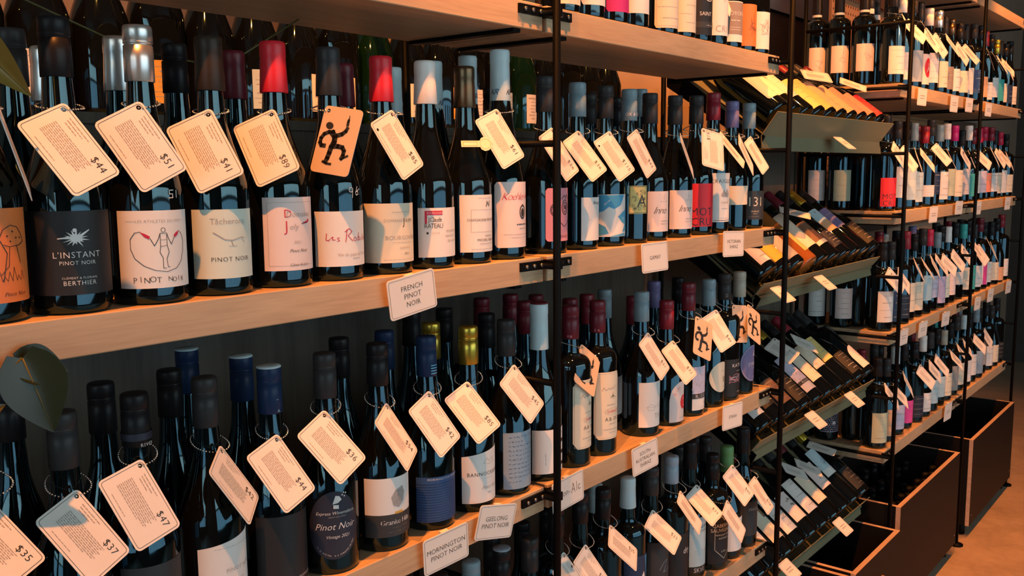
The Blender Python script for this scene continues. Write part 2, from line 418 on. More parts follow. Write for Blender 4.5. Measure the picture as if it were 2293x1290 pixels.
# hole corner, reading direction, up direction, bottle it hangs on, hole punched at the other end
TAG = {
 't44': ((0.4368, 0.0144, 1.5886), (0.4073, -0.4107, -0.8157), (0.9067, 0.0745, 0.4152), 'b2', False),
 't51': ((0.5213, 0.0251, 1.5953), (0.3771, -0.3767, -0.8461), (0.8645, -0.1846, 0.4675), 'b3', False),
 't41': ((0.6048, 0.0245, 1.5913), (0.1394, -0.495, -0.8576), (0.727, -0.5369, 0.4281), 'b4', False),
 't89': ((0.6913, 0.0254, 1.5948), (0.0005, -0.5353, -0.8447), (0.6386, -0.6499, 0.4122), 'b5', False),
 'tlogo': ((0.7671, 0.0216, 1.6014), (-0.2886, 0.0664, -0.9551), (-0.2969, 0.9422, 0.1552), 'b6', False),
 't85': ((0.8697, 0.0104, 1.6011), (0.4264, -0.2586, -0.8668), (0.9029, 0.179, 0.3908), 'b7', False),
 't61': ((1.1064, 0.0269, 1.6138), (0.3429, -0.369, -0.8639), (0.9227, -0.0401, 0.3834), 'b10', False),
 'tedge': ((0.3789, 0.0248, 1.5871), (0.3397, 0.1537, -0.9279), (0.3511, 0.8945, 0.2767), 'b1', False),
 't26': ((1.2361, 0.0184, 1.589), (0.3812, -0.3827, -0.8416), (0.9242, 0.1804, 0.3366), 'c1', False),
 't36': ((1.3245, 0.0277, 1.5867), (0.3622, -0.4725, -0.8034), (0.9198, 0.0418, 0.3901), 'c2', False),
 't115': ((1.4153, 0.023, 1.5883), (0.3404, -0.4337, -0.8343), (0.9205, -0.0271, 0.3897), 'c3', False),
 't43': ((1.4998, 0.018, 1.5938), (0.3676, -0.2957, -0.8817), (0.9282, 0.1758, 0.328), 'c4', False),
 'tin': ((1.6672, 0.0198, 1.5916), (0.4813, -0.092, -0.8717), (0.7877, 0.4818, 0.384), 'c6', False),
 't19': ((1.7656, 0.0229, 1.5979), (0.1178, -0.2262, 0.9669), (-0.857, 0.4688, 0.214), 'c7', True),
 'tcr': ((1.8362, 0.0165, 1.5987), (0.4477, -0.4699, -0.7608), (0.8834, 0.364, 0.2951), 'c8', False),
 'tba': ((1.9275, 0.0177, 1.5954), (0.5616, -0.1672, -0.8103), (0.793, 0.3882, 0.4695), 'c9', False),
 't131': ((2.0131, 0.0286, 1.5928), (0.3468, -0.3996, -0.8486), (0.9378, 0.1332, 0.3205), 'c10', False),
 't35': ((0.3318, 0.0041, 1.2271), (0.4014, -0.5062, -0.7634), (0.8875, 0.4208, 0.1876), 'e0', False),
 't37': ((0.4267, 0.0227, 1.2), (0.3924, -0.4445, -0.8053), (0.9183, 0.24, 0.315), 'e1', False),
 't47': ((0.5016, 0.0288, 1.2115), (0.2327, -0.4493, -0.8625), (0.9717, 0.0711, 0.2252), 'e3', False),
 't42': ((0.5995, 0.0303, 1.2032), (0.5008, -0.1355, -0.8549), (0.7074, 0.6333, 0.3141), 'e5', False),
 't44b': ((0.6821, 0.0327, 1.1972), (0.3232, -0.4423, -0.8366), (0.9456, 0.1159, 0.304), 'e6', False),
 't36b': ((0.7538, 0.0289, 1.2135), (0.4121, -0.4722, -0.7793), (0.8997, 0.0755, 0.43), 'e7', False),
 't54': ((0.8562, 0.0216, 1.2034), (0.4335, -0.2648, -0.8614), (0.8396, 0.4658, 0.2793), 'e8', False),
 't42c': ((0.9444, 0.0251, 1.2029), (0.3811, -0.3775, -0.8439), (0.9239, 0.1216, 0.3628), 'e9', False),
 't85b': ((1.0292, 0.0261, 1.2011), (0.2843, -0.5473, -0.7872), (0.9266, -0.0538, 0.3721), 'e10', False),
 't45': ((1.1325, 0.0183, 1.211), (0.457, -0.3748, -0.8066), (0.8891, 0.1653, 0.4269), 'e11', False),
 'tsh': ((1.3443, 0.0359, 1.2097), (-0.7025, -0.3148, -0.6383), (-0.7114, 0.2892, 0.6405), 'f1', False),
 't31': ((1.549, 0.0184, 1.2036), (0.3455, -0.3911, -0.853), (0.9376, 0.1824, 0.2961), 'f3', False),
 't32': ((1.6463, 0.0173, 1.1733), (0.2341, -0.5374, -0.8102), (0.9682, 0.0534, 0.2444), 'f4', False),
 'trad': ((1.7367, 0.0155, 1.2117), (-0.5115, -0.2157, -0.8318), (-0.8449, 0.3026, 0.4411), 'f5', False),
 't49': ((1.8324, 0.0153, 1.2143), (0.175, -0.4936, -0.8519), (0.9327, -0.194, 0.304), 'f6', False),
 'tkate': ((1.9152, 0.0184, 1.213), (-0.1458, -0.1108, -0.9831), (-0.972, 0.201, 0.1215), 'f7', False),
 'tsyr': ((1.9805, 0.012, 1.209), (-0.5791, -0.2999, -0.7581), (-0.8152, 0.2034, 0.5423), 'f8', False),
 'tg1': ((1.2804, 0.0274, 0.8435), (0.4295, -0.3381, -0.8374), (0.9021, 0.2028, 0.3809), 'g1', False),
 'tg2': ((1.3463, 0.0255, 0.8365), (0.3705, -0.3866, -0.8446), (0.9285, 0.131, 0.3474), 'g2', False),
 't25': ((1.426, 0.0249, 0.8494), (0.6079, -0.3593, -0.708), (0.7774, 0.4507, 0.4388), 'g3', False),
 't23': ((1.6016, 0.0343, 0.824), (0.4058, -0.594, -0.6946), (0.9094, 0.1863, 0.3719), 'g5', False),
 'tg6': ((1.6929, 0.0208, 0.8422), (0.318, -0.4562, -0.8311), (0.9187, 0.3649, 0.1512), 'g6', False),
 't33': ((1.8038, 0.0401, 0.8203), (0.1981, -0.6812, -0.7048), (0.9632, 0.0023, 0.2686), 'g7', False),
 'tg8': ((1.87, -0.0021, 0.7754), (0.3375, -0.4067, -0.8489), (0.9359, 0.2417, 0.2563), 'g8', False),
 't60': ((1.9363, 0.0183, 0.8368), (0.2688, -0.5419, -0.7963), (0.9489, 0.007, 0.3156), 'g9', False),
 'tg10': ((2.0375, 0.0077, 0.7839), (0.1484, -0.5368, -0.8306), (0.9855, 0.1502, 0.079), 'g10', False),
 'td9': ((1.8409, 0.0419, 1.9301), (0.6271, -0.2134, -0.7491), (0.7735, 0.2836, 0.5668), 'd9', False),
 'k1a': ((2.5973, 0.1671, 1.7846), (0.7041, -0.6966, -0.138), (0.636, 0.5321, 0.5589), '', False),
 'k1b': ((2.928, 0.1708, 1.7859), (0.4439, -0.8225, -0.3555), (0.8674, 0.295, 0.4007), '', False),
 'k2a': ((2.4764, 0.1648, 1.4013), (0.4793, -0.8462, -0.2329), (0.868, 0.4179, 0.2681), '', False),
 'k3a': ((2.478, 0.169, 1.0289), (0.052, -0.9013, -0.43), (0.8643, -0.1751, 0.4715), '', False),
 'k3b': ((2.5908, 0.1697, 1.0253), (0.7598, -0.5132, -0.3992), (0.6492, 0.6314, 0.4241), '', False),
 'k4a': ((2.777, 0.1702, 0.655), (0.1976, -0.9573, -0.2108), (0.9792, 0.1825, 0.0891), '', False),
 'k4b': ((2.655, 0.1701, 0.6309), (0.5467, -0.7425, -0.387), (0.8346, 0.5206, 0.18), '', False),
 'k4c': ((2.5496, 0.1709, 0.6467), (0.7146, -0.5837, -0.3856), (0.6961, 0.6481, 0.3089), '', False),
}
# top left corner, reading direction, up direction, width, height
SIGN = {
 'french': ((0.8308, -0.0115, 1.3746), (0.9852, -0.0834, 0.1496), (-0.1522, -0.0257, 0.988), 0.083, 0.055),
 'gamay': ((1.4705, -0.0118, 1.3816), (0.9975, -0.0699, 0.0098), (-0.0056, 0.0594, 0.9982), 0.085, 0.055),
 'victorian': ((1.8033, -0.012, 1.3868), (0.9957, -0.0834, -0.041), (0.0433, 0.0253, 0.9987), 0.085, 0.055),
 'southaus': ((1.4428, -0.0119, 0.997), (0.9898, -0.1075, 0.094), (-0.092, 0.0234, 0.9955), 0.08, 0.055),
 'nonalc': ((1.1934, -0.0118, 0.9984), (0.9961, -0.0455, 0.0756), (-0.076, -0.008, 0.9971), 0.085, 0.055),
 'syrah': ((1.8194, -0.012, 1.0021), (0.9935, -0.1105, -0.0282), (0.0294, 0.0095, 0.9995), 0.08, 0.055),
 'mornington': ((0.8884, -0.0116, 0.9992), (0.9913, -0.1083, 0.0746), (-0.0793, -0.0388, 0.9961), 0.085, 0.055),
 'geelong': ((1.0135, -0.0118, 1.0153), (0.9725, -0.1001, -0.2102), (0.2008, -0.0957, 0.9749), 0.08, 0.055),
 'r1': ((2.5074, 0.02, 1.6015), (1.0, 0.0, 0.0), (0.0, 0.8, 0.6), 0.062, 0.055),
 'r2a': ((2.1212, 0.02, 1.2301), (1.0, 0.0, 0.0), (0.0, 0.8, 0.6), 0.062, 0.055),
 'r2b': ((2.4008, 0.02, 1.2309), (1.0, 0.0, 0.0), (0.0, 0.8, 0.6), 0.062, 0.055),
 'r3a': ((2.3675, 0.02, 0.8614), (1.0, 0.0, 0.0), (0.0, 0.8, 0.6), 0.062, 0.055),
 'r3b': ((2.6688, 0.02, 0.8573), (1.0, 0.0, 0.0), (0.0, 0.8, 0.6), 0.062, 0.055),
 'r4a': ((2.2182, 0.02, 0.4903), (1.0, 0.0, 0.0), (0.0, 0.8, 0.6), 0.062, 0.055),
 'r4b': ((2.6125, 0.02, 0.4843), (1.0, 0.0, 0.0), (0.0, 0.8, 0.6), 0.062, 0.055),
}
FAR_SIGN = [(3.156, 1.77, 0.09, 0.055), (3.55, 1.768, 0.09, 0.057), (3.761, 1.772, 0.09, 0.052), (4.069, 1.768, 0.09, 0.052), (3.356, 1.383, 0.09, 0.056), (3.693, 1.391, 0.09, 0.05), (4.007, 1.381, 0.073, 0.053), (4.529, 1.383, 0.09, 0.056), (3.087, 0.993, 0.077, 0.053), (3.296, 0.989, 0.09, 0.054), (3.588, 0.986, 0.09, 0.052), (4.075, 0.987, 0.084, 0.053), (4.298, 0.998, 0.09, 0.056), (4.653, 0.997, 0.09, 0.057), (3.695, 0.62, 0.09, 0.068)]

# ------------------------------------------------------------------ racks: ladder frames and oak shelves
ZS = (1.775, 1.380, 0.9945, 0.605)
TK = 0.0408
PX = (0.2767, 1.1832, 2.0898, 2.9964, 3.9029, 4.8095)
FNAMES = ('at the left edge of the near rack', 'in the middle of the near rack', 'at the right end of the near rack', 'at the near corner of the far rack', 'in the middle of the far rack', 'at the far end of the far rack')
for i, x in enumerate(PX):
    fr = root('rack_frame', (x, 0, 0), 'black steel ladder frame with thin round posts ' + FNAMES[i], 'frame', 'steel rack frames')
    for y in (-0.03, 0.302):
        p = tube('front_post' if y < 0 else 'rear_post', [(0, y, 0.0), (0, y, 2.62)], 0.0064, STEEL, fr, 14)
        tube('foot', [(0, y, 0.0), (0, y, 0.006), (0, y, 0.012)], [0.026, 0.026, 0.008], STEEL, p, 16)
    for z in ZS:
        tube('side_rail', [(0, -0.03, z - 0.014), (0, 0.302, z - 0.014)], 0.0055, STEEL, fr, 10)
        tube('side_rail', [(0, -0.03, z + 0.18), (0, 0.302, z + 0.18)], 0.0055, STEEL, fr, 10)
def shelf(x0, x1, z, label, depth, left=True, right=True):
    s = root('wooden_shelf', ((x0 + x1) / 2, 0, z), label, 'shelf', 'oak shelves')
    hw = (x1 - x0) / 2
    box('board', -hw, hw, 0, depth, -TK, 0, OAK, s, 0.0012)
    for sg, on in ((-1, left), (1, right)):
        if not on: continue
        e = sg * hw
        a, b = sorted((e - sg * 0.062, e + sg * 0.004))
        br = box('bracket', a, b, -0.0045, 0.0, -0.0195, -0.0055, STEEL, s)
        for k in (0.012, 0.031, 0.050):
            tube('bolt', [(e - sg * k, -0.0045, -0.0125), (e - sg * k, -0.0075, -0.0125), (e - sg * k, -0.0082, -0.0125)], [0.0034, 0.0034, 0.0018], BOLT, br, 8)
        a, b = sorted((e - sg * 0.001, e + sg * 0.006))
        box('arm', a, b, -0.03, 0.006, -0.0195, -0.0055, STEEL, s)
        a, b = sorted((e - sg * 0.046, e - sg * 0.064))
        box('support_bar', a, b, 0.008, depth - 0.004, -TK - 0.006, -TK, STEEL, s)
    return s
NAMES1 = ('top', 'second', 'third', 'lowest')
for li, z in enumerate(ZS):
    shelf(0.287, 1.187, z, f'{NAMES1[li]} oak shelf of the near rack, left bay', 0.236)
    shelf(1.198, 2.094, z, f'{NAMES1[li]} oak shelf of the near rack, right bay', 0.236)
    shelf(3.008, 3.893, z, f'{("second", "third", "fourth", "lowest")[li]} oak shelf of the far rack, nearer bay', 0.315)
    shelf(3.913, 4.80, z, f'{("second", "third", "fourth", "lowest")[li]} oak shelf of the far rack, farther bay', 0.315)
shelf(3.913, 4.80, 2.17, 'uppermost oak shelf at the top right corner, far rack', 0.315)
shelf(3.008, 3.893, 2.17, 'uppermost oak shelf of the far rack, nearer bay', 0.315)

# pegboard back of the far rack, pale board high on the back wall
def pegmat():
    m, nt, b = _nodes('orange_pegboard')
    tc = nt.nodes.new('ShaderNodeTexCoord'); mp = nt.nodes.new('ShaderNodeMapping'); vo = nt.nodes.new('ShaderNodeTexVoronoi'); rp = nt.nodes.new('ShaderNodeValToRGB')
    mp.inputs['Scale'].default_value = (40, 0, 40); vo.inputs['Scale'].default_value = 1; vo.inputs['Randomness'].default_value = 0
    rp.color_ramp.interpolation = 'CONSTANT'; rp.color_ramp.elements[0].color = (0.015, 0.008, 0.004, 1)
    rp.color_ramp.elements[1].position = 0.17; rp.color_ramp.elements[1].color = (0.70, 0.34, 0.16, 1)
    nt.links.new(tc.outputs['Object'], mp.inputs['Vector']); nt.links.new(mp.outputs[0], vo.inputs['Vector'])
    nt.links.new(vo.outputs['Distance'], rp.inputs[0]); nt.links.new(rp.outputs[0], b.inputs['Base Color'])
    b.inputs['Roughness'].default_value = 0.7
    return m
pg = box('pegboard', 3.31, 4.85, 0.335, 0.345, 1.45, 2.6, pegmat())
tag(pg, 'orange-brown perforated pegboard behind the far rack bottles', 'pegboard')
wbd = root('wall_board', (4.2, 0.606, 2.11), 'pale grey board high on the dark tiled wall', 'board')
box('face', -1.15, 1.15, -0.012, -0.002, 0, 0.7, BOARDGREY, wbd)
box('rim', -1.155, 1.155, -0.014, -0.002, -0.006, 0.0, STEEL, wbd)

# ------------------------------------------------------------------ bottles
def profile(typ, H, R):
    rn = 0.0138
    p = [(R * 0.80, 0.0), (R * 0.93, 0.0008), (R * 0.985, 0.004), (R, 0.010)]
    if typ == 'bur':
        zb, zn = 0.41 * H, 0.72 * H
        for i in range(13):
            t = i / 12
            s = t * t * (3 - 2 * t)
            s = 0.55 * s + 0.45 * (1 - (1 - t) ** 1.6)
            p.append((R + (rn + 0.0015 - R) * s, zb + (zn - zb) * t))
    elif typ == 'bor':
        zb, zn = 0.62 * H, 0.745 * H
        for i in range(13):
            t = i / 12
            if t < 0.62: r = R - (R * 0.52) * (1 - math.sqrt(max(0, 1 - (t / 0.62) ** 2.0)))
            else:
                q = (t - 0.62) / 0.38; r = R * 0.48 + (rn + 0.001 - R * 0.48) * (1 - (1 - q) ** 2)
            p.append((r, zb + (zn - zb) * t))
    elif typ == 'mag':
        zb, zn = 0.46 * H, 0.76 * H
        for i in range(13):
            t = i / 12; s = t * t * (3 - 2 * t); p.append((R + (rn + 0.004 - R) * s, zb + (zn - zb) * t))
    else:
        zb, zn = 0.36 * H, 0.80 * H
        for i in range(13):
            t = i / 12; s = 1 - (1 - t) ** 1.25; p.append((R + (rn + 0.001 - R) * s, zb + (zn - zb) * t))
    p += [(rn, 0.80 * H if typ != 'flu' else 0.86 * H), (rn - 0.0003, H - 0.012), (rn + 0.0003, H - 0.003), (rn * 0.7, H - 0.001)]
    return p
PROF = {}
def glass_mesh(typ, H, R, seg):
    k = (typ, round(H, 3), R, seg)
    if k not in PROF: PROF[k] = lathe('glass', profile(typ, H, R), seg)
    return PROF[k]
CAPS = {}
def cap_mesh(style, c, seg):
    k = (style, c, seg)
    if k not in CAPS:
        r = 0.0151
        if style == 'screw':
            pr = [(r * .98, -.058), (r * 1.02, -.0575), (r * 1.01, -.034), (r * 1.0, -.0205), (r * .93, -.020), (r * .93, -.0185), (r * 1.0, -.018), (r * 1.0, -.0165), (r * .96, -.016), (r * 1.0, -.0155), (r * 1.0, -.004), (r * .965, -.0008), (r * .9, .0006), (r * .4, .0008)]
        elif style == 'foil':
            pr = [(r * 1.10, -.060), (r * 1.12, -.0595), (r * 1.04, -.03), (r * 1.0, -.0185), (r * 1.03, -.0175), (r * 1.03, -.004), (r * .99, -.001), (r * .88, .0006), (r * .4, .0008)]
        elif style == 'long':
            pr = [(r * 1.06, -.078), (r * 1.07, -.0775), (r * 1.02, -.04), (r, -.0185), (r * 1.03, -.0175), (r * 1.03, -.003), (r * .97, 0), (r * .4, .0008)]
        else:
            pr = [(r * .98, -.022), (r * 1.0, -.0215), (r * 1.0, -.002), (r * .9, .0006), (r * .4, .0008)]
        me = lathe('capsule', pr, seg); me.materials.append(foil(c)); CAPS[k] = me
    return CAPS[k]
def arc(R, rot, off=0.0): return lambda u, v: ((R + off) * math.sin(rot + u / 1000 / R), -(R + off) * math.cos(rot + u / 1000 / R), v / 1000)
LAB = {}
def label_mesh(R, wd, z0, h, shape, rot, c):
    k = (R, wd, round(z0, 3), round(h, 3), shape, round(rot, 2), c)
    if k in LAB: return LAB[k]
    n = 22; vs = []; fs = []
    f = arc(R, rot, 0.00035)
    for i in range(n + 1):
        t = -1 + 2 * i / n
        if shape == 'rect': lo, hi = 0, 1
        elif shape == 'oct':
            q = max(0, abs(t) - 0.72) / 0.28; lo, hi = 0.09 * q, 1 - 0.09 * q
        elif shape == 'disc':
            t = math.sin(t * math.pi / 2); q = math.sqrt(max(0, 1 - t * t)); lo, hi = 0.5 - q / 2, 0.5 + q / 2
        elif shape == 'egg':
            t = math.sin(t * math.pi / 2); q = math.sqrt(max(0, 1 - t * t)); lo, hi = 0.42 - q * 0.42, 0.42 + q * 0.58
        elif shape == 'arch':
            q = math.sqrt(max(0, 1 - t * t)); lo, hi = 0, 0.55 + 0.45 * q
        elif shape == 'round':
            q = max(0, abs(t) - 0.9) / 0.1; lo, hi = 0.05 * q, 1 - 0.05 * q
        elif shape == 'tilt': lo, hi = 0.0, 0.93 + 0.07 * t
        u = t * wd * 500
        vs += [f(u, (z0 + h * lo) * 1000), f(u, (z0 + h * hi) * 1000)]
    for i in range(n): fs.append((2 * i, 2 * i + 2, 2 * i + 3, 2 * i + 1))
    me = mesh('label', vs, fs, True); me.materials.append(paper(c)); LAB[k] = me
    return me
def bottle(loc, H, typ, R, cap, lab, desc, group, prints=None, lie=None, seg=28, glass=None, capprint=None, rz=0.0, neck=None, pen=None, name='wine_bottle'):
    """cap=(style, colour[, top colour]); lab=(colour, bottom, height, width, shape, turn in degrees)"""
    o = root(name, loc, desc, 'bottle', group, rz)
    if lie is not None: o.rotation_euler = (math.radians(lie), 0, 0)
    me = glass_mesh(typ, H, R, seg); gm = glass or GLASS
    if len(me.materials) == 0: me.materials.append(gm)
    if me.materials[0] != gm:
        me = me.copy(); me.materials.clear(); me.materials.append(gm)
    g = link('glass', me, None, o)
    if cap:
        cp = link('capsule', cap_mesh(cap[0], cap[1], max(16, seg - 6)), None, o); cp.location = (0, 0, H)
        if len(cap) > 2:
            tm = lathe('cap_top', [(0.0151, -0.0005), (0.0153, 0.0008), (0.0145, 0.0018), (0.005, 0.002)], 20)
            t = link('cap_top', tm, foil(cap[2]), cp)
        if capprint:
            ik = Ink(); capprint(ik); ik.build(cp, arc(0.0157, 0.0, 0.0006), 2.5)
    if neck:
        nm = lathe('neck_band', [(0.0150, 0), (0.0153, 0.0005), (0.0151, neck[2] - 0.0005), (0.0146, neck[2])], 20)
        t = link('neck_band', nm, paper(neck[0]), o); t.location = (0, 0, H - neck[1])
    if lab:
        c, z0, h, wd, shape, rot = lab
        rr = math.radians(rot)
        l = link('label', label_mesh(R, wd, z0, h, shape, rr, c), None, o)
        if prints:
            ik = Ink(); prints(ik, wd * 1000, h * 1000); f = arc(R, rr, 0.0007)
            ik.build(l, lambda u, v: f(u, v + z0 * 1000), 4.0)
    if pen:
        ik = Ink(); pen(ik); ik.build(o, arc(R, 0.0, 0.0006), 4.0)
    return o
def P(c): return paper(c)
def tx(*items):
    """items: (text, u, v, size[, colour, shear, space])"""
    def f(k, w_, h_):
        for it in items:
            t, u, v, s = it[:4]; c = it[4] if len(it) > 4 else 'charcoal'
            k.text(P(c), t, u, v, s, it[5] if len(it) > 5 else 0.0, it[6] if len(it) > 6 else 1.0)
    return f
def both(*fs):
    def f(k, w_, h_):
        for q in fs: q(k, w_, h_)
    return f
def frame(c, m, wd=0.5):
    def f(k, w_, h_):
        a = w_ / 2 - m
        k.line(P(c), [(-a, m), (-a * .5, m), (0, m), (a * .5, m), (a, m), (a, h_ - m), (a * .5, h_ - m), (0, h_ - m), (-a * .5, h_ - m), (-a, h_ - m), (-a, m)], wd)
    return f
def marks(n, seed, c='grey'):
    def f(k, w_, h_):
        r = random.Random(seed)
        for i in range(n):
            v = h_ * (0.15 + 0.7 * i / max(1, n - 1)); q = r.uniform(0.15, 0.38) * w_; u = r.uniform(-.1, .1) * w_
            k.bars(P(c), u - q, u + q, v, r.choice((0.7, 1.0, 2.2)), seed + i)
    return f

# ---- artwork of the labels that can be read
def art_mushroom(k, w_, h_):
    k.line(INK, [(4, 20), (9, 46), (6, 52), (2, 60), (6, 68), (14, 72), (22, 70), (28, 62), (30, 56), (24, 53), (12, 52), (6, 54)], 0.7)
    k.line(INK, [(12, 52), (10, 34), (2, 26)], 0.6); k.line(INK, [(20, 53), (24, 36)], 0.6)
    for u, v in ((10, 62), (16, 66), (20, 60), (13, 57), (25, 60)): k.disc(INK, u, v, 0.9, 8)
    for i in range(8): k.line(INK, [(-12 + i * 5, 20), (-10 + i * 5, 25 + (i % 3) * 4), (-7 + i * 5, 20)], 0.4)
    k.text(INK, 'Pinot Noir', 16, 8, 4.2, 0.35)
def art_splash(k, w_, h_):
    W = P('white')
    r = random.Random(12); pts = []
    for i in range(30):
        q = 2 * math.pi * i / 30; d_ = r.uniform(8.5, 14) if i % 2 else r.uniform(4.2, 6.2)
        pts.append((2 + d_ * math.cos(q), 56 + 0.72 * d_ * math.sin(q)))
    k.poly(W, pts); k.disc(W, 1.5, 64, 2.0, 10); k.line(W, [(-14, 56), (-4, 57)], .8, 2.2); k.line(W, [(15, 64), (6, 58)], .9, 3)
    k.text(W, "L'INSTANT", 3, 40, 6.2, 0, 1.12); k.text(W, 'PINOT NOIR', 3, 32, 4.0, 0, 1.1)
    k.text(W, 'CLÉMENT & FLORIAN', 4, 17, 2.2, 0, 1.15); k.text(W, 'BERTHIER', 4, 12, 4.6, 0, 1.15)
def art_rope(k, w_, h_):
    k.text(P('grey'), 'LES ATHLETES DU VIN', 2, 71, 3.2, 0, 1.1)
    k.line(P('grey'), [(-32, 71), (-22, 71)], .4); k.line(P('grey'), [(26, 71), (32, 71)], .4)
    k.line(INK, [(-17, 60), (-23, 59), (-28, 52), (-28, 42), (-24, 32), (-15, 24), (-4, 19), (8, 17), (19, 20), (26, 27), (30, 38), (31, 50), (28, 57), (24, 60)], .6)
    k.poly(P('crimson'), [(-18, 60), (-13, 58), (-8, 55), (-9, 52), (-13, 54)]); k.poly(P('crimson'), [(24, 60), (20, 58), (17, 55), (19, 53), (23, 56)])
    k.line(INK, [(-8, 53), (-4, 45), (0, 52), (2, 58), (9, 58), (11, 52), (14, 46), (18, 54)], .6)
    k.ring(INK, 5.5, 61.5, 2.3, .5, 12)
    k.line(INK, [(2, 57), (2, 44), (1, 38), (4, 32), (4, 21), (7, 21)], .6); k.line(INK, [(9, 57), (9, 45), (11, 38), (8, 31), (9, 22), (11, 22)], .6); k.line(INK, [(2, 44), (9, 45)], .5); k.line(INK, [(3, 51), (8, 51)], .4)
    for i, ch in enumerate('PINOT'): k.text(INK, ch, -25 + i * 6.0, 9 + (i % 2), 6.4, thin=-.012)
    for i, ch in enumerate('NOIR'): k.text(INK, ch, 11 + i * 5, 9.5 - (i % 2), 5.4, thin=-.012)
def art_branch(k, w_, h_):
    k.text(P('grey'), 'Tâcherons', 3, 65, 7)
    k.line(P('grey'), [(-14, 52), (-2, 44), (6, 43), (18, 46), (24, 45)], 1.4, .6); k.line(P('grey'), [(5, 43), (7, 37)], 1.1); k.line(P('grey'), [(2, 36.5), (12, 36.5)], .6); k.line(P('grey'), [(18, 46), (22, 40)], .6)
    k.text(P('charcoal'), 'PINOT NOIR', 5, 22, 5.2, 0, 1.15)
def art_joly(k, w_, h_):
    k.text(P('grey'), 'Domaine', 8, 68, 7, .2); k.text(P('crimson'), 'D', -7, 69, 10); k.text(P('crimson'), 'J', -9, 54, 13); k.text(P('grey'), 'oly', 0, 53, 7, .2)
    k.poly(P('crimson'), [(12, 57), (20, 59), (24, 62), (24, 58), (18, 56)]); k.line(INK, [(11, 56), (21, 57)], .8)
    k.text(P('grey'), '2021', 4, 34, 3.6, .3); k.text(P('charcoal'), 'Pinot Noir', 6, 24, 4.2, .4); k.text(P('charcoal'), 'Côtes du Jura', 7, 7, 3.4)
    frame('grey', 6, .4)(k, w_, h_)
def art_robin(k, w_, h_):
    R_ = P('crimson')
    k.line(R_, [(-30, 42), (-31, 34), (-28, 33), (-26, 35)], .9); k.line(R_, [(-25, 36), (-22, 38), (-23, 34), (-19, 34)], .8); k.line(R_, [(-14, 37), (-17, 36), (-14, 33), (-17, 32)], .8)
    k.line(R_, [(-6, 31), (-4, 47)], 1.0); k.line(R_, [(-7, 44), (-1, 48), (3, 44), (-3, 39), (4, 32)], .9); k.ring(R_, 8, 34, 2.4, .8, 10); k.line(R_, [(15, 42), (13, 32), (17, 33), (16, 37), (13, 36)], .8); k.line(R_, [(20, 36), (20, 32)], .8); k.line(R_, [(24, 40), (24, 32)], .8); k.line(R_, [(28, 32), (28, 36), (31, 36), (31, 32)], .8)
    k.text(P('grey'), "Vin de pays de l'Yonne", 10, 15, 4.2); k.bars(P('grey'), 4, 16, 9, 1, 3)
def art_rateau(k, w_, h_):
    k.rect(P('crimson'), -28, 60, -2, 66); k.rect(P('crimson'), -28, 48, -25, 60); k.text(P('white'), 'BOURGOGNE', -13, 63, 2.8)
    k.text(INK, 'J.Claude', -13, 54, 7, 0, .8, .8); k.text(INK, 'RATEAU', -15, 45, 7, 0, .85, .85)
    k.rect(INK, -26, 33, -23, 36); k.text(P('grey'), '2024', -13, 34.5, 3, 0, 1.5)
    for i, s in enumerate(('BOURGOGNE', 'HAUTES CÔTES', 'DE BEAUNE')): k.text(P('grey'), s, 20, 37 - i * 7, 3.6)
def art_chass(k, w_, h_):
    k.text(P('charcoal'), 'CHASSAGNE-MONTRACHET', 10, 48, 4.1); k.line(P('putty'), [(-20, 30), (0, 30), (24, 30)], .5); k.line(P('putty'), [(-20, 30), (-20, 63), (0, 63), (24, 63)], .5)
    k.text(P('charcoal'), 'N', 10, 72, 9, .2); k.line(INK, [(5, 68), (16, 76)], .5); k.text(P('charcoal'), 'DOMAINE', 12, 24, 2.6); k.text(P('charcoal'), 'MICHEL NIELLON', 12, 18, 4.2); k.bars(P('grey'), -6, 26, 12, .8, 3); k.bars(P('grey'), -20, 26, 4, .6, 4); k.bars(P('grey'), -8, 20, 80, .6, 5)
def art_koehler(k, w_, h_):
    k.text(P('crimson'), 'Koehler-R', 2, 80, 12, .45, .8, thin=-.018); k.ring(INK, 14, 55, 7, 2, 18, 10); k.disc(P('charcoal'), 14, 54, 4.5, 14, 7); k.line(INK, [(10, 63), (14, 67), (18, 63)], 1)
    k.bars(P('charcoal'), 0, 26, 35, 1.6, 8); k.bars(P('grey'), 6, 26, 29, 1.2, 9); k.bars(P('grey'), -22, 26, 20, .7, 2); k.bars(P('grey'), -10, 26, 15, .7, 6)
def art_face(k, w_, h_):
    for r in (10, 7.5): k.ring(INK, -18, 52, r * .8, 1.2, 18, r)
    k.ring(INK, 5, 56, 9, 1.3, 18, 12); k.ring(INK, 5, 56, 6, 1.1, 16, 8); k.disc(INK, 5, 56, 2.6, 12, 4); k.line(INK, [(-6, 30), (2, 24), (14, 30), (20, 38)], 1); k.line(INK, [(-3, 70), (2, 76), (6, 71), (10, 77), (14, 71)], 1)
    k.text(INK, 'BONITÉ', 3, 8, 4.4, 0, 1.1)
def art_map(k, w_, h_):
    S = P('sky')
    k.poly(S, [(-34, h_ - 1), (20, h_ - 1), (8, 56), (-6, 50), (-16, 54), (-26, 46), (-34, 44)]); k.poly(S, [(34, 50), (14, 44), (2, 36), (12, 26), (24, 22), (14, 8), (34, 10)]); k.poly(S, [(-34, 24), (-22, 18), (-16, 6), (-34, 2)]); k.poly(S, [(-16, 1), (30, 1), (20, 6)])
    k.rect(P('white'), 16, 32, 24, 34); k.line(P('white'), [(-24, 58), (-14, 66)], 2.2)
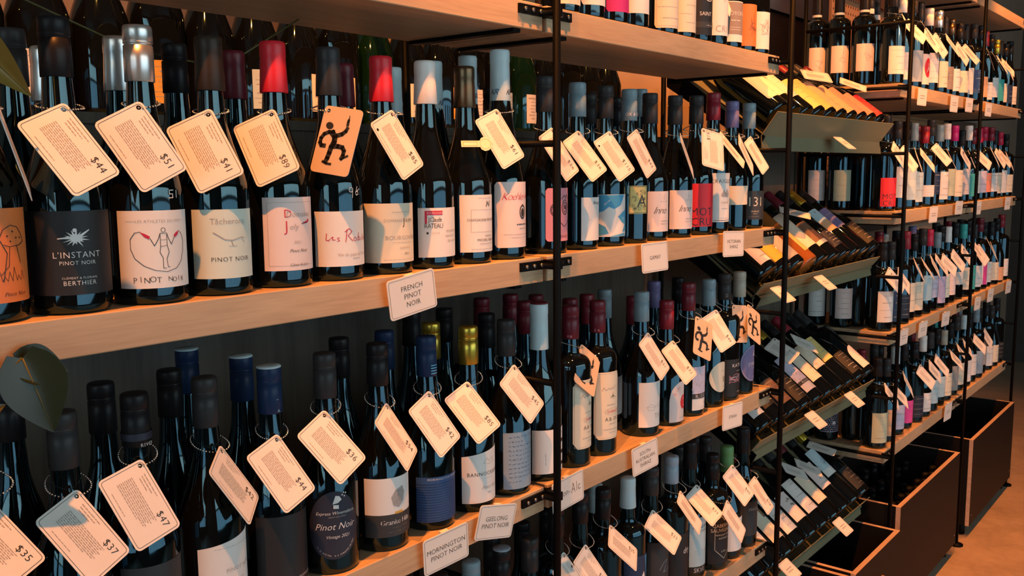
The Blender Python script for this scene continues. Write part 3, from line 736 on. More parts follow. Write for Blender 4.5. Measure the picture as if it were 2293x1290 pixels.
def art_gold(k, w_, h_):
    frame('black', 1.5, .8)(k, w_, h_); k.text(INK, 'A', 5, 24, 24)
    r = random.Random(4)
    for i in range(26): k.ring(INK, r.uniform(-15, 15), r.uniform(6, 46), r.uniform(1.2, 2.6), .5, 8)
def art_inno(k, w_, h_):
    k.text(P('charcoal'), 'Inno', -6, 42, 14, .5, .9, thin=-.012); k.bars(P('grey'), -4, 24, 20, 1.2, 2); k.text(P('grey'), 'YARRA VALLEY', 8, 15, 3); k.ring(P('grey'), 4, 66, 2.4, .4, 10, 3.4); k.bars(P('grey'), -6, 16, 58, .7, 3)
def art_mot(k, w_, h_):
    k.text(P('midnight'), 'MOT', -2, 32, 17, 0, 1.05); k.text(P('midnight'), 'CRU', -2, 11, 17, 0, 1.05)
def art_craig(k, w_, h_):
    k.text(P('charcoal'), 'CRAIGLEE', -4, 88, 8.5, 0, 1.15)
    k.poly(P('grey'), [(-10, 58), (-2, 70), (2, 62), (8, 72), (12, 60), (16, 68), (14, 54), (-6, 54)]); k.text(P('grey'), 'SUNBURY', 2, 42, 4); k.bars(P('grey'), -8, 14, 28, 1, 2); k.bars(P('grey'), -16, 20, 8, .7, 4); k.rect(P('charcoal'), -26, 3, 26, 4)
def art_131(k, w_, h_):
    W = P('cream'); k.text(W, '131', 3, 42, 22, 0, .95); k.text(W, 'SHIRAZ', 2, 19, 4, 0, 1.15); k.bars(W, -3, 7, 13, .7, 2); k.bars(P('grey'), -14, 14, 7, .5, 3)
def art_kooy(k, w_, h_):
    k.rect(P('taupe'), -w_ / 2, 16, w_ / 2, h_ - 2); k.text(P('white'), 'KOOYONG', -4, 60, 9); k.bars(P('white'), -14, 10, 44, 1.6, 3); k.bars(P('white'), -16, 12, 30, .8, 5); k.bars(P('white'), -16, 12, 25, .8, 6)
def art_scrib(c, seed, n=16):
    def f(k, w_, h_):
        r = random.Random(seed); u, v = 0, h_ / 2; pts = []
        for i in range(n): pts.append((max(-w_ * .3, min(w_ * .35, r.gauss(4, 9))), max(h_ * .2, min(h_ * .8, r.gauss(h_ * .5, 12)))))
        k.line(P(c), pts, .7)
    return f
def art_express(k, w_, h_):
    W = P('white')
    k.poly(W, [(-1, 74), (6, 73), (6, 68), (-1, 69)]); k.poly(W, [(-2, 75), (2, 86), (7, 85), (10, 80), (5, 76)]); 
    for u, v in ((11, 86), (14, 84), (13, 89), (16, 88)): k.disc(W, u, v, 1, 8)
    k.text(W, 'Express Winemakers', 2, 63, 4.4, .3); k.text(P('grey'), 'GREAT SOUTHERN', 4, 57.5, 2); k.text(W, 'Pinot Noir', 1, 45, 9.0, .35); k.text(W, 'Vintage 2021', 4, 31, 4.4, .35)
    for i, ch in enumerate('13.2% ALC/VOL  8.0 STANDARD DRINKS'):
        a = math.radians(218 + i * 3.4); k.text(W, ch, 0 + 30 * math.cos(a), 38 + 33 * math.sin(a), 2, 0, 1, 1, a + math.pi / 2)
def art_granite(k, w_, h_):
    k.rect(P('charcoal'), -w_ / 2, 0, w_ / 2, 32)
    k.poly(P('grey'), [(-2, 44), (-5, 56), (2, 66), (14, 70), (18, 60), (15, 48), (7, 40)]); r = random.Random(2)
    for i in range(14): k.line(P('charcoal'), [(r.uniform(-2, 14), r.uniform(46, 66)), (r.uniform(-2, 14), r.uniform(46, 66))], .25)
    k.rect(P('ochre'), 0, 31, 14, 35); k.text(P('white'), 'Granite Hills', 4, 21, 7.4, 0, .95); k.bars(P('grey'), -4, 24, 12, 1, 3); k.bars(P('grey'), -10, 24, 6, .9, 4)
def art_morn(k, w_, h_):
    for i in range(15): k.rect(P('navy'), -w_ / 2, 2 + i * 3.9, w_ / 2, 3.1 + i * 3.9)
    k.text(P('white'), 'MORNINGTON PENINSULA', 0, h_ - 3.4, 3.2, 0, 1.25)
def art_bann(k, w_, h_):
    k.text(P('charcoal'), 'BANNOCKBURN', 6, 46, 6, 0, 1.15); k.text(P('grey'), 'Pinot Noir', 12, 24, 6, .45); k.bars(P('grey'), 6, 14, 14, 1, 2); k.line(P('putty'), [(-2, 62), (4, 70), (10, 64), (16, 70), (20, 62), (10, 60), (-2, 62)], .5); k.bars(P('putty'), -2, 16, 38, .5, 3)
def art_letter(k, w_, h_):
    r = random.Random(9)
    for i in range(11):
        v = h_ - 8 - i * 7.4; u = -26
        e = 27 if i not in (1, 10) else -4
        while u < e:
            n = r.randint(3, 6); k.line(P('navy'), [(u + j * 1.1, v + r.uniform(-1.0, 1.4)) for j in range(n)], .5); u += n * 1.1 + 1.6
def art_E(k, w_, h_):
    k.text(P('charcoal'), 'pinot & meunier', 12, h_ - 8, 2.8); k.rect(INK, 8, 10, 34, 16); k.rect(INK, 8, 30, 34, 36); k.rect(INK, 8, 50, 34, 56); k.rect(INK, 8, 10, 14, 56); k.text(P('charcoal'), 'pinot noir 2022', -16, 26, 2.2, 0, 1, 1, math.pi / 2)
def art_shiraz(k, w_, h_):
    frame('putty', 3, .5)(k, w_, h_); k.line(P('grey'), [(-16, 92), (-12, 98), (-8, 92), (-2, 96), (2, 93), (6, 97), (10, 94), (14, 99), (18, 96), (22, 101)], .8); k.line(INK, [(2, 78), (8, 82), (14, 78)], .9); k.line(INK, [(8, 76), (8, 86)], .9); k.bars(P('grey'), -6, 16, 64, 1.2, 2)
    k.ring(P('putty'), 8, 52, 18, .5, 20, 6.5); k.text(P('crimson'), 'SHIRAZ', 8, 52, 6); k.text(P('charcoal'), 'A.B. DIC', 8, 38, 7); k.bars(P('grey'), 0, 18, 28, 1.4, 4); k.bars(P('grey'), -12, 22, 18, 1.2, 5); k.bars(P('grey'), 0, 16, 12, .8, 6)
def art_this(k, w_, h_):
    k.poly(P('pale_blue'), [(4, h_ - 2), (30, h_ - 2), (30, h_ - 30), (20, h_ - 26), (12, h_ - 34)]); k.line(P('grey'), [(-18, 40), (-10, 46), (2, 42), (-2, 34), (-14, 34), (-18, 40), (6, 40), (14, 46), (16, 38), (26, 42)], .5); k.text(P('grey'), 'TH', 10, 22, 10, 0, 1.2)  # pale blue corner polygon is cool shade drawn into the label
def art_rim(k, w_, h_):
    k.disc(P('red'), 8, 40, 12, 20, 15); k.line(P('blush'), [(2, 44), (8, 52), (12, 42), (6, 34), (14, 30)], 2); 
    for i, ch in enumerate('RIM'): 
        a = math.radians(150 - i * 16); k.text(P('salmon'), ch, 2 + 24 * math.cos(a), 44 + 30 * math.sin(a), 7, 0, 1, 1, a - math.pi / 2)
    k.bars(P('grey'), -8, 16, 8, .8, 3)
def art_radio(k, w_, h_):
    r = random.Random(5); G = P('grey')
    k.rect(P('lavender'), -w_ / 2, 36, w_ / 2, h_)
    for i in range(40):
        u, v = r.uniform(-w_ * .45, w_ * .45), r.uniform(38, h_ - 3); k.line(G, [(u, v), (u + r.uniform(-6, 6), v + r.uniform(-6, 4)), (u + r.uniform(-6, 6), v + r.uniform(-4, 6))], r.uniform(.6, 2))
    k.rect(P('charcoal'), -w_ / 2, 25, w_ / 2, 36); k.text(P('white'), 'RADIO-C', 0, 30.5, 8, 0, 1.05); k.bars(P('grey'), 2, 18, 14, 1.2, 3); k.bars(P('grey'), -8, 10, 6, .7, 3)
def art_moon(k, w_, h_):
    k.line(P('grey'), [(-4, 46), (0, 49), (3, 46), (7, 49), (10, 47), (14, 50), (18, 49)], .6); k.line(INK, [(2, 30), (8, 34), (16, 32), (14, 24), (6, 24)], .9); k.line(INK, [(6, 34), (6, 22), (12, 33), (13, 22)], .7); k.bars(P('grey'), 4, 18, 12, .8, 3)
def art_kate(k, w_, h_):
    W = P('white'); k.text(W, 'KATE H', 4, h_ - 14, 8, 0, 1.15); k.bars(P('grey'), -4, 18, h_ - 28, 1.4, 3)
    r = random.Random(3)
    for i in range(7):
        k.line(P('lavender') if i % 2 else P('pink'), [(-24 + j * 7, 34 + i * 2.2 + r.uniform(-5, 5)) for j in range(9)], .7)
    k.bars(W, 0, 18, 10, .8, 5)
def art_syrah(k, w_, h_):
    W = P('white'); k.ring(P('lavender'), 0, h_ / 2, w_ / 2 - 2.2, .9, 30, h_ / 2 - 2.2); k.text(W, 'SYRAH', 4, h_ / 2 - 2, 9, 0, 1.1); k.poly(W, [(4, h_ - 22), (7, h_ - 12), (10, h_ - 22)]); k.disc(W, 5, h_ - 24, 3, 10); k.bars(P('lavender'), -6, 20, h_ / 2 - 12, .8, 3); k.bars(P('lavender'), -2, 14, 10, .8, 4)
def art_cab(k, w_, h_):
    k.text(P('navy'), 'CABERNET', 4, h_ - 22, 8, 0, 1.1); k.text(P('charcoal'), 'SAUVIGNON', 6, h_ - 32, 5, 0, 1.1)
    for i in range(9): k.bars(P('grey'), -22, 24, 52 - i * 4, .6, i)
    k.rect(INK, -w_ / 2, 0, w_ / 2, 16); k.text(P('white'), 'SKYE', -6, 8, 10)
def art_shield(k, w_, h_):
    W = P('cream'); k.line(W, [(-20, h_ - 16), (-20, 34), (4, 12), (26, 34), (26, h_ - 16)], .8); k.line(W, [(-16, h_ - 20), (-4, h_ - 12), (4, h_ - 22), (12, h_ - 12), (22, h_ - 20)], 1.2); k.text(W, 'A S', 4, h_ - 8, 7)
    k.text(W, 'CABERNET', 3, h_ - 34, 8.5); k.text(W, 'SAUVIGNON', 3, h_ - 45, 8.5, 0, .95); k.text(W, 'MARGARET RIVER', 3, h_ - 56, 4); k.text(W, 'AUSTRALIA', 3, h_ - 64, 4); k.text(W, 'x X x', 4, 30, 5)
def art_hex(k, w_, h_):
    L_ = P('lavender'); k.rect(L_, -w_ / 2, 0, w_ / 2, 1.6); k.rect(L_, -w_ / 2, h_ - 1.6, w_ / 2, h_)
    k.rect(L_, -w_ / 2, 0, -w_ / 2 + 1.6, h_, 1); k.rect(L_, w_ / 2 - 1.6, 0, w_ / 2, h_, 1)
    for r_ in range(8):
        for c_ in range(8):
            u = -w_ / 2 + 6 + c_ * 8 + (4 if r_ % 2 else 0); v = 5 + r_ * 7
            if u < w_ / 2 - 4 and v < h_ - 4 and (c_ + r_ * 3) % 5: k.line(L_, [(u + 4.2 * math.cos(math.radians(a)), v + 4.2 * math.sin(math.radians(a))) for a in range(30, 391, 60)], .5)
    k.rect(P('white'), 6, h_ * .42, 18, h_ * .58)

# ------------------------------------------------------------------ near rack, second shelf, left bay
G1 = 'bottles on the second shelf of the near rack'
def put(k, typ, cap, lab, desc, group, R=0.0388, **kw):
    x, y, z, h = POS[k]
    return bottle((x, y, z), h, typ, R, cap, lab, desc, group, **kw)
def pen96(k):
    W = P('white'); k.ring(W, -2, 116, 3, .9, 12); k.line(W, [(1, 117), (0, 106)], .9); k.line(W, [(9, 120), (6, 112), (7, 109), (11, 110), (10, 114), (6, 113), (14, 117)], .9)
def pen51(k):
    W = P('white'); k.line(W, [(9, 121), (4, 121), (4, 117), (8, 117), (8, 113), (3, 113)], .9); k.line(W, [(13, 121), (13, 113)], .9)
def pen16(k):
    W = P('white'); k.line(W, [(24, 128), (24, 119)], .9); k.line(W, [(30, 128), (27, 121), (29, 119), (31, 121), (28, 123)], .9)
put('b1', 'bur', ('screw', 'black'), ('orange', .020, .088, .088, 'rect', 0), 'bottle with an orange mushroom drawing label at the left edge', G1, prints=art_mushroom)
put('b2', 'bur', ('screw', 'black'), ('black', .020, .083, .108, 'rect', -18), 'black-labelled bottle with a white splash emblem and black cap', G1, prints=art_splash)
put('b3', 'bur', ('screw', 'silver'), ('white', .018, .082, .086, 'rect', -16), 'silver-capped bottle whose white label shows a figure with a skipping rope', G1, prints=art_rope, pen=pen51)
put('b4', 'bur', ('foil', 'umber'), ('mint', .020, .078, .078, 'rect', -18), 'bottle with a pale green label drawn with a bare branch', G1, prints=art_branch)
put('b5', 'bur', ('foil', 'red'), ('blush', .021, .088, .074, 'rect', -11), 'red-capped bottle with a pink label and a tiny red plane', G1, prints=art_joly)
put('b6', 'bur', ('foil', 'charcoal'), ('white', .019, .070, .092, 'rect', -8), 'bottle with wide white label of red handwriting, 96 penned above', G1, prints=art_robin, pen=pen96)
put('b7', 'bur', ('foil', 'red'), ('cream', .016, .080, .096, 'rect', -16), 'red-capped bottle with a plain cream label, right of the red handwriting', G1,
    prints=both(tx(('DOMAINE', -6, 57, 4, 'grey', 0, 1.1), ('J', 10, 56, 10, 'charcoal'), ('ULIEN', 19, 57, 4.4, 'charcoal', 0, 1.1), ('BOURGOGNE', 9, 34, 6, 'grey', 0, 1.05), ('CHITRY', 12, 20, 3.4, 'putty', 0, 1.2), ('2022', 14, 12, 3, 'charcoal')), lambda k, w_, h_: (k.bars(P('putty'), -8, 22, 68, .6, 3), k.bars(P('putty'), -8, 26, 27, .6, 4), k.bars(P('putty'), -20, 26, 4, .5, 5))))
put('b8', 'bur', ('foil', 'white'), ('white', .017, .070, .076, 'rect', -10), 'white-capped bottle with a white label edged by a red corner band', G1, prints=art_rateau)
put('b9', 'bur', ('foil', 'bronze'), ('white', .018, .085, .074, 'rect', -8), 'bronze-capped bottle with a framed cream-white label and round neck sticker', G1, prints=art_chass, pen=pen16)
put('b10', 'flu', ('long', 'pale_blue'), ('blush', .019, .102, .072, 'round', -12), 'tall pale-blue-capped bottle with red script and a dark crest', G1, prints=art_koehler,
    capprint=lambda k: (k.text(P('navy'), 'KR', 2, -64, 9, .5, .7), k.text(P('navy'), 'KR', -24, -64, 9, .5, .7)))
# the small paper sticker that juts from the bronze-capped bottle
x, y, z, h = POS['b9']
st = root('paper_neck_tag', (x - 0.012, y - 0.032, z + 0.178), 'small cream paper tag with a round end on a bronze-capped bottle', 'tag')
pts = [(-22, -5), (6, -5), (8, -9), (13, -11.5), (19, -10), (23, -5), (23, 5), (19, 10), (13, 11.5), (8, 9), (6, 5), (-22, 5)]
vs2, fs2 = fill2d([(a / 1000, b / 1000) for a, b in pts])
n2 = len(vs2)
cm = mesh('paper', [(a, 0, b) for a, b in vs2] + [(a, 0.0005, b) for a, b in vs2], [f for f in fs2] + [tuple(i + n2 for i in f) for f in fs2])
pp = link('paper', cm, paper('cream'), st)
ik = Ink(); ik.line(P('ochre'), [(-19, -3), (2, -3), (2, 3), (-19, 3), (-19, -3)], .6); ik.ring(P('putty'), 14, 0, 8, .5); ik.build(pp, lambda u, v: (u / 1000, -0.0004, v / 1000))
st.rotation_euler = (math.radians(-24), 0, math.radians(-38))
GB = 'second-row bottles on the near rack'
for k, cap, d in (('bb0', ('screw', 'charcoal'), 'charcoal-capped bottle behind the leftmost bottles of the second shelf'), ('bb1', ('foil', 'silver'), 'bottle with pale silver capsule, hidden behind the splash-emblem bottle'), ('bb2', ('foil', 'silver'), 'silver-capped bottle behind the skipping-rope bottle, second row'), ('bb3', ('screw', 'black'), 'black-capped bottle in second row behind the branch-label bottle'),
                  ('bb4', ('foil', 'burgundy'), 'burgundy-capped bottle in second row behind the pink-label bottle'), ('bb5', ('foil', 'burgundy'), 'burgundy-capped bottle in second row beside the red capsule'), ('bb6', ('long', 'pale_blue'), 'pale-blue-capped bottle in second row right of the red capsule'), ('bb7', ('long', 'pale_blue'), 'pale-blue-capped bottle with script initials behind the white capsule'),
                  ('bb8', ('long', 'pale_blue'), 'pale-blue-capped bottle behind the bronze capsule, second row'), ('bb9', ('screw', 'black'), 'black-capped bottle in second row behind the tall crest bottle')):
    kw = {}
    if k in ('bb7', 'bb8'): kw['capprint'] = lambda q: q.text(P('navy'), 'KR', 2, -64, 9, .5, .7)
    put(k, 'flu' if 'long' in cap else 'bur', cap, ('white', .02, .08, .07, 'rect', 10), d, GB, seg=22, **kw)
# bottles standing on the ledge of the partition behind
GL = 'bottles on the ledge behind the near rack'
LEDGE = [(0.42 + i * 0.0865, ('black', 'charcoal', 'black', 'umber', 'black', 'wine', 'black')[i % 7], ('white', 'cream', 'white', 'mint', 'ochre', 'white', 'pale_blue')[i % 7]) for i in range(19)]
ORD = ('first', 'second', 'third', 'fourth', 'fifth', 'sixth', 'seventh', 'eighth', 'ninth', 'tenth', 'eleventh', 'twelfth', 'thirteenth', 'fourteenth', 'fifteenth', 'sixteenth', 'seventeenth', 'eighteenth', 'nineteenth', 'twentieth')
for i, (x, cc, lc) in enumerate(LEDGE):
    bottle((x, 0.405, 1.60), 0.305, 'bur' if i % 4 else 'mag', 0.0415, ('foil', cc), (lc, .02, .062, .034, 'rect', -30 + (i * 37) % 70), f'{ORD[i]} dark bottle from the left on the ledge behind the near rack', GL,
           prints=marks(7, i), seg=22, glass=GREENGLASS if i in (9, 14) else None)

# ------------------------------------------------------------------ near rack, second shelf, right bay
RB = 0.0372
put('c1', 'bur', ('screw', 'charcoal'), ('pink', .021, .088, .068, 'round', 0), 'bottle with a pink doodled face label behind the black post', G1, R=RB, prints=art_face)
put('c2', 'bur', ('screw', 'steelblue'), ('white', .016, .075, .058, 'rect', 0), 'bottle with a tall plain white label right of the pink label', G1, R=RB, prints=tx(('Bourg', 4, 66, 6, 'charcoal', .4), ('2022', -12, 36, 2, 'grey')))
put('c3', 'bur', ('screw', 'charcoal'), ('white', .018, .076, .072, 'rect', -20), 'bottle with a blue and white coastline map label', G1, R=RB, prints=art_map)
put('c4', 'bur', ('screw', 'steelblue'), ('yellow', .056, .052, .042, 'rect', -24), 'bottle with a small ornate gold and black label', G1, R=RB, prints=art_gold, capprint=lambda k: k.text(P('white'), 'OX & DI', -8, -46, 6))
put('c5', 'bur', ('screw', 'charcoal'), ('blush', .018, .078, .078, 'rect', -14), 'left one of two matching white script-label bottles', G1, R=RB, prints=art_inno)
put('c6', 'bur', ('screw', 'charcoal'), ('blush', .018, .078, .078, 'rect', -14), 'right one of two matching white script-label bottles', G1, R=RB, prints=art_inno)
put('c7', 'bur', ('screw', 'charcoal'), ('red', .018, .090, .072, 'rect', -34), 'bottle with a bright red label and big dark block letters', G1, R=RB, prints=art_mot)
put('c8', 'bor', ('screw', 'wine'), ('white', .024, .105, .066, 'rect', -16), 'wine-red-capped bottle with a tall white label, right of the red label', G1, R=RB, prints=art_craig)
put('c9', 'bur', ('screw', 'purple'), ('cream', .058, .042, .09, 'rect', -10), 'bottle with a narrow cream band label, second from the end', G1, R=RB, prints=tx(('Mount', 14, 24, 5, 'putty', .4),))
put('c10', 'bur', ('screw', 'steelblue'), ('charcoal', .021, .066, .080, 'rect', -38), 'end bottle with a dark label and large pale numerals', G1, R=RB, prints=art_131)
for k, c, d in (('cb1', 'charcoal', 'charcoal-capped bottle in second row behind the white-label bottle, right bay'), ('cb2', 'black', 'black-capped bottle in second row behind the map-label bottle'), ('cb3', 'steelblue', 'blue-grey-capped bottle in second row behind the script-label pair')):
    put(k, 'bur', ('screw', c), ('white', .02, .08, .07, 'rect', 0), d, GB, R=RB, seg=22)

# ------------------------------------------------------------------ near rack, top shelf
G0 = 'bottles on the top shelf of the near rack'
D = [('d1', 'cream', .014, .12, 'cream-labelled bottle nearest the black post on the top shelf', marks(5, 1)), ('d2', 'white', .022, .12, 'white-labelled bottle left of the magenta label, top shelf', None), ('d3', 'magenta', .020, .10, 'bottle with a magenta label on the top shelf', tx(('2021', 6, 30, 3, 'pink'),)),
     ('d4', 'white', .026, .10, 'white-labelled bottle just right of the magenta label, top shelf', None), ('d5', 'cream', .030, .10, 'cream-labelled bottle set back in the second row, top shelf', marks(5, 3)), ('d6', 'cream', .012, .12, 'wide cream-labelled bottle with a thin frame, top shelf', both(frame('putty', 4), tx(('SANTENAY', 10, 70, 7, 'charcoal')), marks(5, 6))),
     ('d7', 'cream', .012, .12, 'cream-labelled bottle left of the black label, top shelf', both(tx(('Mercurey', 10, 80, 8, 'grey', .3)), marks(6, 8, 'putty'))), ('d8', 'black', .014, .12, 'black-labelled bottle with a white ring emblem, top shelf', lambda k, w_, h_: (k.ring(P('white'), 8, 72, 9, 1.4, 18, 5), k.text(P('white'), 'SAINT', 0, 42, 8), k.rect(P('charcoal'), -24, 14, 30, 26), k.bars(P('white'), 0, 26, 18, 2, 3))),
     ('d9', 'white', .020, .095, 'white-labelled bottle with large grey capitals right of the black label', tx(('CRI', 0, 14, 14, 'grey', 0, 1.1), ('19', 6, 70, 5, 'grey'))), ('d10', 'white', .014, .085, 'bottle with a brown and white banded label, top shelf', art_kooy), ('d11', 'orange', .012, .090, 'bottle with a bright orange scribbled label, top shelf', art_scrib('brown', 4, 20)), ('d12', 'white', .012, .082, 'end bottle of the top shelf, white label with a grey scrawl', art_scrib('grey', 8, 22))]
for i, (k, c, z0, hh, d, pr) in enumerate(D):
    put(k, 'bor' if i in (3, 8) else 'bur', ('foil', ('charcoal', 'gold', 'burgundy', 'black')[i % 4]), (c, z0, hh, .068, 'round', -22 if i > 2 else -10), d, G0, R=0.0342, prints=pr)
for i, (x, y) in enumerate(((1.02, .045), (1.12, .045), (2.0, .13))):
    bottle((x, y, ZS[0]), .31, 'mag', .042, ('foil', 'black'), ('brown', .03, .09, .08, 'rect', -20), ('dark bottle above the left bay, second from the post', 'dark bottle above the left bay, beside the post', 'large black bottle behind the end of the top shelf')[i], G0, seg=22)

# ------------------------------------------------------------------ near rack, third shelf
G2 = 'bottles on the third shelf of the near rack'
put('e0', 'bur', ('screw', 'black'), ('charcoal', .02, .08, .08, 'rect', 0), 'dark bottle at the lower left edge of the third shelf', G2)
put('e1', 'bur', ('screw', 'charcoal'), ('charcoal', .02, .08, .08, 'rect', 0), 'charcoal-capped bottle behind the 37 dollar tag', G2)
put('e3', 'bur', ('screw', 'black'), ('charcoal', .018, .082, .09, 'rect', 0), 'black-capped bottle with white neck lettering behind the 47 dollar tag', G2, capprint=lambda k: (k.rect(P('midnight'), -40, -50, 40, -42), k.text(P('white'), 'RIVER', 4, -55, 4, 0, 1.2)))
put('e5', 'bur', ('screw', 'charcoal'), ('white', .014, .088, .078, 'tilt', 0), 'bottle with a plain white label behind the first 42 dollar tag', G2, prints=both(tx(('PINOT NOIR', 14, 46, 5, 'grey', 0, 1.1), ('2024', 16, 32, 2.6, 'grey')), lambda k, w_, h_: k.bars(P('putty'), -20, 32, 74, .5, 3)))
put('e6', 'bur', ('screw', 'navy', 'pale_blue'), ('black', .012, .090, .098, 'rect', 0), 'navy-capped bottle with a matt black label', G2, prints=tx(('YVONNE TASMANIA', 6, 6, 3, 'white', 0, 1.3)), capprint=lambda k: (k.text(P('pale_blue'), 'A', 1, -54, 4), k.bars(P('slate'), -2, 1, -40, .8, 2)))
put('e7', 'bur', ('screw', 'charcoal'), ('midnight', .022, .092, .070, 'egg', -30), 'bottle with a dark egg-shaped label of white script', G2, prints=art_express)
put('e8', 'bur', ('screw', 'black'), ('white', .022, .084, .086, 'rect', -14), 'bottle with a white over black label showing a grey stone', G2, prints=art_granite)
put('e9', 'bur', ('screw', 'navy'), ('blue', .014, .068, .100, 'rect', 0), 'bottle with a blue label of fine horizontal ribs', G2, prints=art_morn, capprint=lambda k: [k.rect(P('sky'), -6, -54 + i * 4, 6, -52.5 + i * 4) for i in range(4)])
put('e10', 'bur', ('screw', 'gold'), ('white', .015, .086, .074, 'tilt', -13), 'gold-capped bottle with a white label at the front', G2, prints=art_bann)
put('e11', 'bur', ('screw', 'charcoal'), ('slate', .012, .094, .070, 'rect', -8), 'bottle with a blue-grey label covered in handwriting', G2, prints=art_letter)
put('e12', 'bur', ('long', 'pale_blue', 'burgundy'), ('white', .014, .076, .078, 'rect', -14), 'pale-blue-sleeved bottle with bold black bars on its label', G2, prints=art_E)
E2 = {'eb1': ('screw', 'black'), 'eb2': ('screw', 'black'), 'eb3': ('screw', 'black'), 'eb4': ('screw', 'navy', 'pale_blue'), 'eb5': ('screw', 'navy', 'pale_blue'), 'eb6': ('screw', 'black'), 'eb7': ('screw', 'navy'), 'eb8': ('screw', 'gold'), 'eb9': ('foil', 'black'), 'eb10': ('screw', 'black'), 'eb11': ('screw', 'black'), 'eb12': ('screw', 'burgundy'), 'eb13': ('screw', 'burgundy'), 'eb14': ('screw', 'burgundy'), 'eb15': ('screw', 'burgundy')}
ED = {'eb1': 'black-capped bottle at far left behind the trailing leaf', 'eb2': 'black-capped bottle in second row right of the trailing leaf', 'eb3': 'black-capped bottle in second row, left of the navy caps', 'eb4': 'navy-capped bottle farthest back, left of the other navy caps', 'eb5': 'navy-capped bottle in second row between two other navy caps', 'eb6': 'black-capped bottle in second row behind the egg-label bottle', 'eb7': 'navy-capped bottle in second row behind the grey-stone label',
      'eb8': 'gold-capped bottle in second row, behind the blue ribbed label', 'eb9': 'dark bottle farthest back, just under the second shelf sign', 'eb10': 'black-capped bottle between the two gold caps, third row', 'eb11': 'black-capped bottle right of the front gold cap, second row', 'eb12': 'leftmost of the burgundy caps at the back, third shelf left bay', 'eb13': 'highest of the burgundy caps at the back, third shelf left bay', 'eb14': 'burgundy-capped bottle in second row behind the handwriting label', 'eb15': 'burgundy cap farthest right in the back row, left of the post'}
for k, c in E2.items(): put(k, 'bur', c, ('white', .02, .08, .07, 'rect', 8), ED[k], GB, seg=22)
put('f1', 'bor', ('screw', 'burgundy'), ('cream', .034, .124, .062, 'oct', 0), 'left one of two bottles with tall cream octagonal labels', G2, R=RB, prints=art_shiraz, capprint=lambda k: k.text(P('pink'), 'K&', -16, -52, 5))
put('f2', 'bor', ('screw', 'burgundy'), ('cream', .032, .126, .062, 'oct', -18), 'right one of two bottles with tall cream octagonal labels', G2, R=RB, prints=art_shiraz, capprint=lambda k: k.text(P('pink'), 'E A', -16, -52, 5))
put('f3', 'bur', ('screw', 'steelblue'), ('white', .020, .090, .068, 'rect', -12), 'bottle with a white label, bluish shade painted in its corner', G2, R=RB, prints=art_this)
put('f4', 'bur', ('screw', 'wine'), ('blush', .008, .084, .062, 'arch', 0), 'short bottle with an arched pink label and red oval', G2, R=RB, prints=art_rim)
put('f5', 'bur', ('screw', 'burgundy'), ('white', .014, .094, .062, 'rect', 4), 'bottle with a crowded grey picture label above a black band', G2, R=RB, prints=art_radio)
put('f6', 'bur', ('screw', 'steelblue'), ('cream', .034, .068, .066, 'disc', -6), 'bottle with a round cream moon-like label', G2, R=RB, prints=art_moon)
put('f7', 'bor', ('screw', 'charcoal'), ('black', .010, .086, .080, 'rect', -4), 'black-labelled bottle with pink wavy lines', G2, R=RB, prints=art_kate, capprint=lambda k: k.line(P('grey'), [(-14, -50), (-14, -44), (-10, -44), (-10, -50), (-14, -50)], .6))
put('f8', 'bur', ('screw', 'putty'), ('purple', .030, .086, .072, 'disc', 0), 'putty-capped end bottle with a round purple label', G2, R=RB, prints=art_syrah)
FD = {'fb1': ('burgundy', 'burgundy cap behind the left octagonal label'), 'fb2': ('burgundy', 'burgundy cap behind the right octagonal label'), 'fb3': ('steelblue', 'dark teal cap in second row right of the octagonal labels'), 'fb4': ('burgundy', 'burgundy-capped second-row bottle showing a grey and white label'), 'fb5': ('purple', 'dusky purple cap in second row, left of the short bottle'), 'fb6': ('black', 'black cap in second row right of the short bottle')}
for k, (c, d) in FD.items(): put(k, 'bur', ('screw', c), ('grey', .05, .09, .06, 'rect', -30) if k == 'fb4' else ('white', .02, .08, .07, 'rect', 8), d, GB, R=RB, seg=22)

# ------------------------------------------------------------------ near rack, lowest shelf
G3 = 'bottles on the lowest shelf of the near rack'
put('g1', 'bor', ('screw', 'black'), ('charcoal', .02, .09, .07, 'rect', 0), 'dark bottle hidden behind the post on the lowest shelf', G3, R=RB)
put('g2', 'bur', ('screw', 'black'), ('charcoal', .02, .09, .07, 'rect', 0), 'dark bottle below the handwritten sign on the lowest shelf', G3, R=RB)
put('g3', 'bor', ('screw', 'black'), ('white', .03, .10, .07, 'rect', -10), 'black-capped square-shouldered bottle with a white label, lowest shelf', G3, R=RB, prints=marks(4, 5))
put('g4', 'bor', ('foil', 'pale_blue'), ('navy', .03, .12, .074, 'rect', -12), 'pale-blue-capped bottle with a navy label and white triangle', G3, R=RB, prints=lambda k, w_, h_: (k.poly(P('white'), [(-4, h_ - 52), (10, h_ - 34), (16, h_ - 56)]), k.poly(P('sky'), [(14, h_ - 4), (34, h_ - 2), (34, h_ - 70), (24, h_ - 60)])))
put('g5', 'bur', ('screw', 'charcoal'), ('charcoal', .03, .12, .074, 'rect', -14), 'bottle with a smoky grey label and pale script initial', G3, R=RB, prints=lambda k, w_, h_: k.line(P('slate'), [(-10, 60), (0, 74), (10, 80), (6, 66), (0, 54), (12, 56), (22, 62)], .9))
put('g6', 'bor', ('screw', 'slate'), ('black', .03, .11, .074, 'rect', -8), 'blue-grey-capped bottle with bold white letters on black', G3, R=RB, prints=tx(('dry', 8, 72, 14, 'white', .1)))
put('g7', 'bur', ('foil', 'black'), ('pale_blue', .014, .13, .064, 'rect', -10), 'bottle with a pale blue label above a black base band', G3, R=RB, prints=art_cab)
